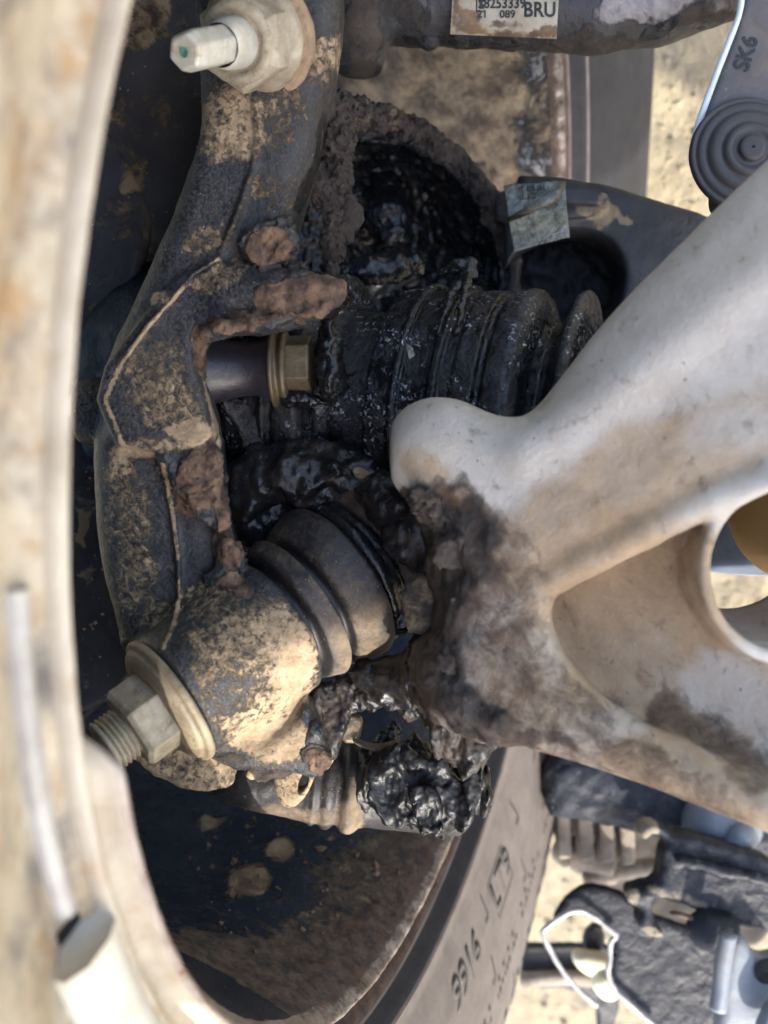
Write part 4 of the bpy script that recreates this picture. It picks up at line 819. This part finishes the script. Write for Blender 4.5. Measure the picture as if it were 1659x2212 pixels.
SL = thing('stabiliser_link', 'grey plastic link marked SK6 with a ringed round bush, upper right corner', 'link', C(1613, 335, .40))
sp = [(1604, -60), (1600, 30), (1548, 165), (1513, 262), (1497, 330), (1500, 362), (1522, 396), (1556, 414), (1640, 430), (1800, 420), (1800, -60)]
scab('link_plate', sp, .402, .0055, 'plastic', SL, amp=.0002, fr=60, rnd=.002, sm=2)
ed = spline([C(a - 1, b, .3985) for a, b in ((1606, -30), (1598, 34), (1574, 96), (1546, 168), (1512, 262), (1497, 325), (1500, 362), (1520, 394))], 8)
P, Q = tube(ed, .0014, 8); mesh_obj('link_edge', P, Q, M['edge'], SL)
sb = C(1613, 336, .3955)
P, Q = lathe(sb, unit((-.06, -1, .03)), resample(roundprof([(.0, .0215), (.0026, .0213), (.0028, .0200), (.0022, .0194), (.0036, .0185), (.0040, .0168), (.0034, .0160), (.0056, .0142), (.0060, .0118), (.0054, .0108), (.0074, .0092), (.0076, .0076), (.0066, .0066), (.0068, .0050), (.0088, .0046), (.0090, .0005)], 1), .0005), 96)
mesh_obj('bush', P, Q, M['plasticdark'], SL)
blob('link_foot', [(1570, 395, .403, .007), (1565, 440, .405, .006)], 'plasticdark', SL, .0003, 60)
V_, Fc = text_mesh('SK6', 1.0)
ca, sa = math.cos(math.radians(72)), math.sin(math.radians(72))
P = np.array([C(1613 + 48 * (vx * ca - vy * sa), 115 - 48 * (vx * sa + vy * ca), .3961) for vx, vy in V_]); mesh_obj('lettering', P, Fc, M['imprint'], SL)

# dark cast link behind the boot, foil tag hung on it
CL = thing('cast_link', 'dark cast link with a wide opening, behind the ribbed boot', 'link', C(1300, 550, .48))
def opening(g, V):
    hole = prism(g, [(1108, 545), (1200, 495), (1290, 500), (1335, 545), (1352, 600), (1330, 680), (1240, 740), (1090, 740), (1090, 600)], (.474, 0, 0), .03, .004, 2)
    V = smax(V, -hole, .004)
    V = smin(V, prism(g, [(1070, 408), (1200, 412), (1310, 424), (1314, 462), (1240, 478), (1070, 486)], (.468, 0, 0), .007, .0022), .002)
    return V
scab('casting', [(1086, 392), (1200, 395), (1312, 415), (1420, 450), (1520, 480), (1640, 540), (1560, 680), (1420, 760), (1300, 800), (1090, 800)], .482, .014, 'castdark', CL, h=.0010, amp=.0006, fr=70, rnd=.006, extra=opening,
     attrs=lambda P: dict(dust=paint(P, [(1300, 450, 50, 26, 0, .72), (1290, 470, 30, 30, 0, .6), (1345, 475, 12, 18, -20, .7)], .12, 10, 120), mud=paint(P, [(1110, 420, 40, 30, 0, .7), (1480, 500, 60, 40, 20, .4)], .1)))
scab('pocket', [(1085, 500), (1300, 470), (1385, 600), (1300, 780), (1080, 780)], .502, .004, 'deepblack', CL, h=.0014)  # near-black sheet painted in for the shade inside the opening
scab('connector', [(1200, 404), (1308, 416), (1312, 440), (1300, 446), (1200, 440)], .4600, .0035, 'castdark', CL, amp=.0004, fr=60, rnd=.0012, attrs=lambda P: dict(dust=paint(P, [(1305, 430, 14, 26, 0, .6)], .2)))
FT = thing('foil_tag', 'crumpled silver foil tag with small barcode print, hung on the dark cast link', 'tag', C(1150, 470, .455))
def tagpt(u, v, off=0):                        # u across, v down
    px = 1088 + u * (132 - 12 * v) + 22 * v; py = 398 - 8 * u + v * (146 - 24 * u)
    d = .452 - .008 * math.sin(3.0 * min(v * 1.25, 1)) + .012 * max(0, v - .5) - off
    return C(px, py, d)
n_ = 44
P = np.array([tagpt(i / n_, j / n_) for i in range(n_ + 1) for j in range(n_ + 1)])
Q = np.array([(i*(n_+1)+j, i*(n_+1)+j+1, (i+1)*(n_+1)+j+1, (i+1)*(n_+1)+j) for i in range(n_) for j in range(n_)])
P = rough_up(P, Q, [(.0016, 90, 4, None)])
o = mesh_obj('foil', P, Q, M['foil'], FT, attrs=dict(mud=paint(P, [(1190, 435, 34, 18, -30, .75), (1100, 400, 16, 40, 0, .4)], .1, 8, 150))); sm = o.modifiers.new('thick', 'SOLIDIFY'); sm.thickness = .0005
P = np.array([C(1096, 470, .441), C(1150, 440, .439), (C(1200, 408, .438)), C(1218, 384, .44), C(1221, 400, .441), C(1205, 432, .441), C(1150, 458, .441), C(1100, 478, .442), C(1150, 447, .4365), C(1203, 418, .4365)])
o = mesh_obj('torn_flap', P, [(0, 1, 8), (1, 2, 9, 8), (2, 3, 4, 9), (8, 9, 5, 6), (0, 8, 6, 7), (9, 4, 5)], M['foil'], FT, attrs=dict(mud=np.full(len(P), .55))); sm = o.modifiers.new('thick', 'SOLIDIFY'); sm.thickness = .0005
bars = []
for k in range(14):
    u = .2 + .034 * k
    if k % 5 == 4: continue
    for v0, v1 in ((.05, .14), (.17, .26)):
        w = .010 + .006 * ((k * 7) % 3)
        if v0 > .1 and k > 9: continue
        bars.append((np.array([tagpt(u, v0, .0019), tagpt(u + w, v0, .0019), tagpt(u + w, v1, .0019), tagpt(u, v1, .0019)]), [(0, 1, 2, 3)]))
o = mesh_obj('barcode', *join_parts(bars), M['ink'], FT)

# ================================================================ brake dust shield at the left
BS = thing('brake_shield', 'black pressed brake shield specked with dirt, behind the knuckle at the left', 'brake shield', C(300, 400, .43))
def plateau(g, V):
    p = prism(g, [(60, 200), (225, 275), (268, 345), (318, 430), (326, 500), (310, 570), (292, 650), (282, 780), (60, 860)], (.424, .1, 0), .004, .0025, 2)
    return smin(V, p, .002)
scab('shield_plate', [(60, -120), (470, -120), (470, 260), (462, 330), (430, 450), (370, 610), (290, 770), (240, 850), (60, 860)], .432, .004, 'shield', BS, h=.0010, amp=.0012, fr=26, rnd=.002, extra=plateau, octv=3, gx=.1,
     attrs=lambda P: dict(mud=paint(P, [(300, 40, 90, 70, 0, .5)], .05), dust=paint(P, [(300, 30, 70, 80, 10, .85), (290, 385, 34, 40, 20, .62), (270, 470, 70, 50, 0, .40), (255, 300, 14, 60, -38, .5), (330, 570, 40, 60, 20, .48), (300, 250, 100, 60, 0, .4)], .22, 16, 90)))
scab('shield_plate', [(60, 900), (225, 900), (250, 1000), (262, 1130), (280, 1240), (310, 1340), (310, 1430), (240, 1520), (60, 1560)], .428, .004, 'shield', BS, h=.0010, amp=.0016, fr=40, rnd=.002,
     attrs=lambda P: dict(dust=paint(P, [(178, 1130, 16, 50, 0, .8), (185, 1250, 14, 18, 0, .6), (200, 1050, 40, 60, 0, .38)], .16, 14, 90)))
crumbs = []
for k in range(46):
    px, py = (RNG.uniform(205, 330), RNG.uniform(160, 700)) if k % 2 else (RNG.uniform(180, 235), RNG.uniform(950, 1380))
    r = RNG.uniform(.0004, .0010); c = C(px, py, .4175 if k % 2 else .4235); v = RNG.normal(size=(6, 3)) * .25 * r
    P = np.array([c + v[i] + r * np.array(e) for i, e in enumerate(((1, 0, 0), (-1, 0, 0), (0, 1, 0), (0, -1, 0), (0, 0, 1), (0, 0, -1)))])
    crumbs.append((P, [(0, 2, 4), (2, 1, 4), (1, 3, 4), (3, 0, 4), (2, 0, 5), (1, 2, 5), (3, 1, 5), (0, 3, 5)]))
o = mesh_obj('dirt_crumbs', *join_parts(crumbs), M['tan'], BS, smooth=False); o['kind'] = 'stuff'
crumbs = []
edge = [(442, 300, .366), (436, 340, .366), (425, 380, .366), (405, 440, .366), (385, 500, .366), (350, 580, .366), (300, 680, .366)]
eP = spline([C(*e) for e in edge], 10)
for k in range(40):
    c = eP[RNG.integers(len(eP))] + RNG.normal(size=3) * .0012; r = RNG.uniform(.0003, .0009); v = RNG.normal(size=(6, 3)) * .25 * r
    P = np.array([c + v[i] + r * np.array(e) for i, e in enumerate(((1, 0, 0), (-1, 0, 0), (0, 1, 0), (0, -1, 0), (0, 0, 1), (0, 0, -1)))])
    crumbs.append((P, [(0, 2, 4), (2, 1, 4), (1, 3, 4), (3, 0, 4), (2, 0, 5), (1, 2, 5), (3, 1, 5), (0, 3, 5)]))
o = mesh_obj('dirt_crumbs', *join_parts(crumbs), M['tan'], KN, smooth=False); o['kind'] = 'stuff'

# ================================================================ tie rod end under the ball joint
TR = thing('tie_rod_end', 'brown ribbed tie rod end below the knuckle, its far end buried in grease', 'tie rod', C(700, 1700, .41))
ta = unit(C(1000, 1722, .415) - C(560, 1682, .41)); to = C(560, 1682, .41)
P, Q = lathe(to, ta, resample(roundprof([(-.02, .006), (-.01, .011), (.0, .0125), (.010, .0132), (.020, .0150), (.0215, .0162), (.0232, .0150), (.0245, .0150), (.0262, .0168), (.0285, .0166), (.0300, .0146), (.0315, .0146), (.0335, .0176), (.0365, .0180), (.0390, .0166), (.0405, .0150), (.05, .0150), (.08, .015)], 1), .0007), 160)
P = rough_up(P, Q, [(.0006, 110, 4, None)])
mesh_obj('rubber_boot', P, Q, M['jboot'], TR, attrs=dict(dust=paint(P, [(770, 1740, 24, 90, 8, .75), (740, 1760, 30, 30, 0, .7), (650, 1760, 120, 20, 5, .6), (700, 1690, 60, 60, 0, .2)], .02, 8)))
def eye(g, V): return smax(V, -prism(g, [(650, 1668), (668, 1655), (670, 1685), (655, 1705), (642, 1706)], (.388, 0, 0), .03, .002), .001)
scab('eyelet', [(592, 1668), (612, 1650), (660, 1640), (700, 1620), (690, 1650), (676, 1690), (650, 1730), (620, 1742), (600, 1722)], .388, .006, 'knuckle', TR, amp=.0006, rnd=.003, extra=eye, attrs=lambda P: dict(dust=np.full(len(P), .66)))
blob('grease_clump', [(822, 1690, .404, .012), (880, 1690, .402, .015), (940, 1700, .400, .016), (985, 1712, .400, .011)], 'grease_rough', TR, .0008, 300, rag=((.0070, np.array((120, 90, 45)), 3, 0),), attrs=lambda P: dict(mud=np.full(len(P), .2)))
GS = np.array((125, 105, 80))
scab('grease_sheet', [(800, 1625), (870, 1608), (950, 1640), (1022, 1690), (1026, 1750), (1000, 1795), (975, 1775), (950, 1812), (925, 1790), (900, 1808), (870, 1770), (815, 1765), (795, 1700)], .383, .0045, 'grease_rough', TR, amp=.0006, fr=420, h=.0005, rag=((.0046, GS, 2, 0),), rnd=.003, gx=-.1)
scab('grease_sheet', [(985, 1640), (1020, 1650), (1034, 1700), (1020, 1760), (1000, 1740), (990, 1690)], .378, .003, 'grease_rough', TR, amp=.0005, fr=420, h=.0005, rag=((.0040, GS, 4, 0),), rnd=.002)
scab('grease_sheet', [(880, 1700), (930, 1690), (960, 1740), (950, 1800), (915, 1800), (885, 1760)], .376, .003, 'grease_rough', TR, amp=.0005, fr=420, h=.0005, rag=((.0040, GS, 4, 0),), rnd=.002)
P = np.array([C(760, 1590, .39), C(790, 1605, .387), C(830, 1608, .388), C(862, 1590, .392), C(866, 1612, .391), C(830, 1628, .385), C(790, 1622, .384), C(758, 1606, .388)])
o = mesh_obj('torn_strip', P, [(0, 1, 6, 7), (1, 2, 5, 6), (2, 3, 4, 5)], M['jboot'], TR, attrs=dict(dust=np.full(len(P), .62))); o.modifiers.new('thick', 'SOLIDIFY').thickness = .0012; o.modifiers.new('sub', 'SUBSURF').render_levels = 2
scab('cream_chip', [(722, 1560), (760, 1538), (785, 1548), (782, 1580), (770, 1605), (738, 1600)], .392, .003, 'brass', TR, amp=.0008, rnd=.001)
scab('cream_chip', [(700, 1590), (725, 1575), (745, 1590), (720, 1640), (704, 1668), (698, 1630)], .389, .0025, 'tan', TR, amp=.0006, rnd=.001)
scab('grease_clump', [(800, 1600), (835, 1585), (850, 1560), (866, 1575), (862, 1600), (820, 1622)], .395, .004, 'grease', TR, amp=.0034, fr=230, rnd=.003)

# ================================================================ under the far side of the car, lower right
def xy6(X, Y): return (1142.9 + X * .3111, 1622.1 + Y * .3111)
CM = thing('crossmember', 'blue black pebble coated crossmember under the alloy arm', 'crossmember', C(1400, 1740, .62))
scab('beam', [xy6(*p) for p in ((60, -60), (500, -40), (1100, 120), (1760, 400), (1760, 760), (1380, 700), (1000, 560), (700, 500), (400, 420), (230, 400), (80, 380))], .63, .03, 'undercoat', CM, h=.0024, amp=.0022, fr=150, rnd=.012, octv=3)
blob('round_boss', [(*xy6(1250, 480), .60, .016), (*xy6(1420, 520), .60, .016)], 'bluesteel', CM, .0003, 50, h=.0015)
blob('hose', [(*xy6(1400, 660), .585, .006), (*xy6(1460, 590), .585, .007), (*xy6(1500, 530), .59, .006)], 'bluesteel', CM, .0004, 60, h=.001)
UB = thing('underbody', 'dark brown underbody sheet, added as dark backing for the shadow behind grille and bracket', 'underbody', C(1400, 1850, .74))
scab('dark_backing', [xy6(*p) for p in ((170, 380), (900, 300), (1800, 420), (1800, 1340), (800, 1340), (680, 1050), (480, 900), (370, 790), (250, 800), (185, 700), (175, 560))], .74, .006, grime('brown_underbody', (.04, .03, .022), (.02, .016, .013), .8, nscale=40, bumps=((120, .001, 4),), layers=(dict(value=.25, col=(.10, .078, .055), scale=40, amp=1.0, w=.3),)), UB, h=.0024, amp=.004, fr=40, rnd=.003)  # dark sheet put in for the black shadow behind the grille
blob('pipe', [(*xy6(260, 700), .70, .010), (*xy6(430, 760), .70, .012), (*xy6(560, 830), .70, .009)], 'grill', UB, .001, 60, h=.0018)
GR = thing('grille', 'dusty ribbed grille between tyre and crossmember', 'grille', C(1270, 1800, .66))
for k, X in enumerate((232, 382, 525, 668)):
    P, Q = box(C(*xy6(X, 570 + 14 * k), .655), (.0045 if k else .004, 0, .0006), (0, .008, 0), (-.0006, 0, .0140)); bevel(mesh_obj('rib', P, Q, M['grill'], GR, smooth=False), .002)
for (X0, Y0, X1, Y1, r) in ((150, 545, 720, 660, .003), (300, 445, 700, 470, .012), (260, 700, 560, 790, .010), (380, 880, 900, 800, .006)):
    P, Q = tube(spline([C(*xy6(X0, Y0), .67), C(*xy6((X0+X1)/2, (Y0+Y1)/2 - 6), .672), C(*xy6(X1, Y1), .674)], 6), r, 12); mesh_obj('rail', P, Q, M['grill'], GR)
SB = thing('subframe_bracket', 'pebbled black subframe bracket with hooked lip', 'bracket', C(1450, 1860, .58))
bk = [(740, 565), (755, 490), (830, 468), (920, 500), (985, 560), (1080, 545), (1380, 630), (1720, 740), (1720, 1230), (1420, 1190), (1250, 1110), (950, 1010), (870, 985), (835, 1060), (850, 1160), (925, 1235), (905, 1275), (820, 1255), (750, 1215), (735, 1140), (770, 1070), (700, 1040), (655, 985), (680, 930), (760, 905), (830, 895), (880, 860), (888, 760), (905, 650), (935, 610), (900, 560), (830, 540), (790, 600)]
scab('bracket_plate', [xy6(*p) for p in bk], .578, .010, 'undercoat', SB, h=.0018, amp=.0010, fr=170, rnd=.005, octv=3, attrs=lambda P: dict(dust=paint(P, [(*xy6(800, 560), 34, 28, 0, .8), (*xy6(710, 990), 26, 22, 0, .8), (*xy6(840, 1250), 40, 14, 15, .8), (*xy6(1050, 1020), 90, 16, 20, .4)], .12, 8, 40)))
scab('rib_fold', [xy6(*p) for p in ((1000, 700), (1380, 800), (1720, 880), (1720, 960), (1380, 880), (1000, 790))], .566, .005, 'undercoat', SB, h=.0018, amp=.002, fr=110, rnd=.004)
scab('lever', [xy6(*p) for p in ((950, 1120), (1010, 1110), (1160, 1150), (1220, 1150), (1240, 1180), (1180, 1195), (1020, 1145))], .566, .004, 'rust', SB, h=.0014, amp=.0006, rnd=.003)
blob('bolt_head', [(*xy6(1230, 1235), .566, .0105), (*xy6(1330, 1250), .566, .0105)], 'undercoat', SB, .001, 90, h=.0014)
SHP = thing('sheet_panel', 'black pebbled sheet panel with pale folded edges at lower right', 'panel', C(1400, 2050, .62))
scab('panel_sheet', [xy6(*p) for p in ((150, 1185), (210, 1060), (330, 930), (480, 915), (690, 990), (760, 1090), (1000, 1180), (1330, 1270), (1310, 2000), (930, 2000), (650, 1710), (575, 1600), (560, 1450), (605, 1280), (500, 1195), (350, 1120), (250, 1135))], .622, .004, 'undercoat', SHP, h=.0020, amp=.0008, fr=150, rnd=.002, octv=3)
for pts in (((610, 1285), (560, 1235), (500, 1190), (430, 1140), (350, 1108), (280, 1120), (200, 1165), (120, 1230), (98, 1265), (120, 1330), (190, 1460), (290, 1600), (390, 1700), (475, 1770)), ((608, 1285), (565, 1335), (562, 1440), (548, 1540), (590, 1650), (680, 1740), (780, 1830), (880, 1920))):
    P, Q = tube(spline([C(*xy6(*p), .612) for p in pts], 6), .0016, 10); P = rough_up(P, np.array([q for q in Q if len(q) == 4]), [(.0008, 110, 3, None)]); mesh_obj('folded_edge', P, Q, M['sheet'], SHP)
RF = thing('reflector', 'oval cream reflector cap below the folded edge', 'reflector', C(*xy6(430, 1490), .66))
scab('cap', [xy6(*p) for p in ((285, 1420), (320, 1385), (420, 1385), (540, 1410), (600, 1450), (600, 1600), (520, 1600), (420, 1560), (330, 1500))], .655, .008, 'cream', RF, h=.0016, amp=.0004, rnd=.006, sm=2)
blob('stem', [(*xy6(520, 1600), .65, .008), (*xy6(550, 1640), .65, .008)], 'cream', RF, .0004, 60, h=.0014)
scab('bracket_tab', [xy6(*p) for p in ((380, 1260), (440, 1180), (530, 1230), (520, 1390), (370, 1380))], .665, .004, 'castdark', RF, h=.0016, amp=.001, rnd=.002)
BM = thing('side_member', 'pale blue grey side member slanting across the lower right corner', 'beam', C(1600, 2150, .52))
scab('beam', [xy6(*p) for p in ((1385, 1260), (1470, 1250), (1560, 1420), (1750, 1380), (1900, 2000), (1280, 2000), (1300, 1800), (1340, 1400))], .56, .008, 'bluesteel', BM, h=.0016, amp=.0006, fr=40, rnd=.005)
P, Q = tube(spline([C(*xy6(*p), .545) for p in ((1385, 1270), (1350, 1450), (1330, 1650), (1310, 1800))], 6), .0045, 12); mesh_obj('flange_roll', P, Q, M['bluesteel'], BM)
P, Q = lathe(C(*xy6(1655, 1530), .5505), (0, -1, 0), [(0, .0005), (.0004, .0065), (0, .007)], 32); P = P * (1, 1, 1); mesh_obj('drain_hole', P, Q, M['deepblack'], BM)  # flat black disc painted for the shade inside a hole
scab('flange_leg', [xy6(*p) for p in ((1560, 2000), (1600, 1840), (1690, 1700), (1800, 1600), (1900, 2000))], .54, .006, 'bluesteel', BM, h=.0016, amp=.0004, rnd=.004, attrs=lambda P: dict(dust=np.full(len(P), .5)))
DB = thing('ground_shade', 'brown black sheet standing in for shaded ground behind the folded edge', 'plate', C(*xy6(300, 1450), .74))
scab('plate', [xy6(*p) for p in ((-60, 1340), (60, 1330), (340, 1330), (600, 1330), (640, 1700), (560, 2000), (470, 2000), (470, 1760), (330, 1640), (-60, 1640))], .70, .004, 'castdark', DB, h=.0022, amp=.001, rnd=.002)  # dark sheet laid in for shade on the ground
P, Q = tube([C(*xy6(-60, 1590), .69), C(*xy6(240, 1570), .69), C(*xy6(480, 1590), .69)], .005, 10); mesh_obj('plate_edge', P, Q, M['grill'], DB)
# ================================================================ added unseen panel that blocks the sun from the upper parts
e0, e1 = C(200, 1190, .36), C(1459, 1522, .36)
ee = unit(e1 - e0); ww = unit(np.cross(SUN, ee)); ww = ww if ww[2] > 0 else -ww
q0 = (e0 + e1) / 2 + SUN * .85
SHADE = thing('shade_panel', 'added grey panel outside the view, blocking the sun from the upper parts', 'shade panel', q0)
pts = []
for i in range(25):
    for j in range(13):
        a, b = -.34 + .80 * i / 24, .30 * j / 12
        pts.append(q0 + ee * a + ww * b + SUN * .05 * math.sin(b * 3))
P = np.array(pts); Q = np.array([(i*13+j, (i+1)*13+j, (i+1)*13+j+1, i*13+j+1) for i in range(24) for j in range(12)])
o = mesh_obj('sun_blocker', P, Q, M['paint'], SHADE); sm = o.modifiers.new('thick', 'SOLIDIFY'); sm.thickness = .012
print('TRIS', sum(len(o.data.polygons) * 2 for o in SC.objects if o.type == 'MESH'))
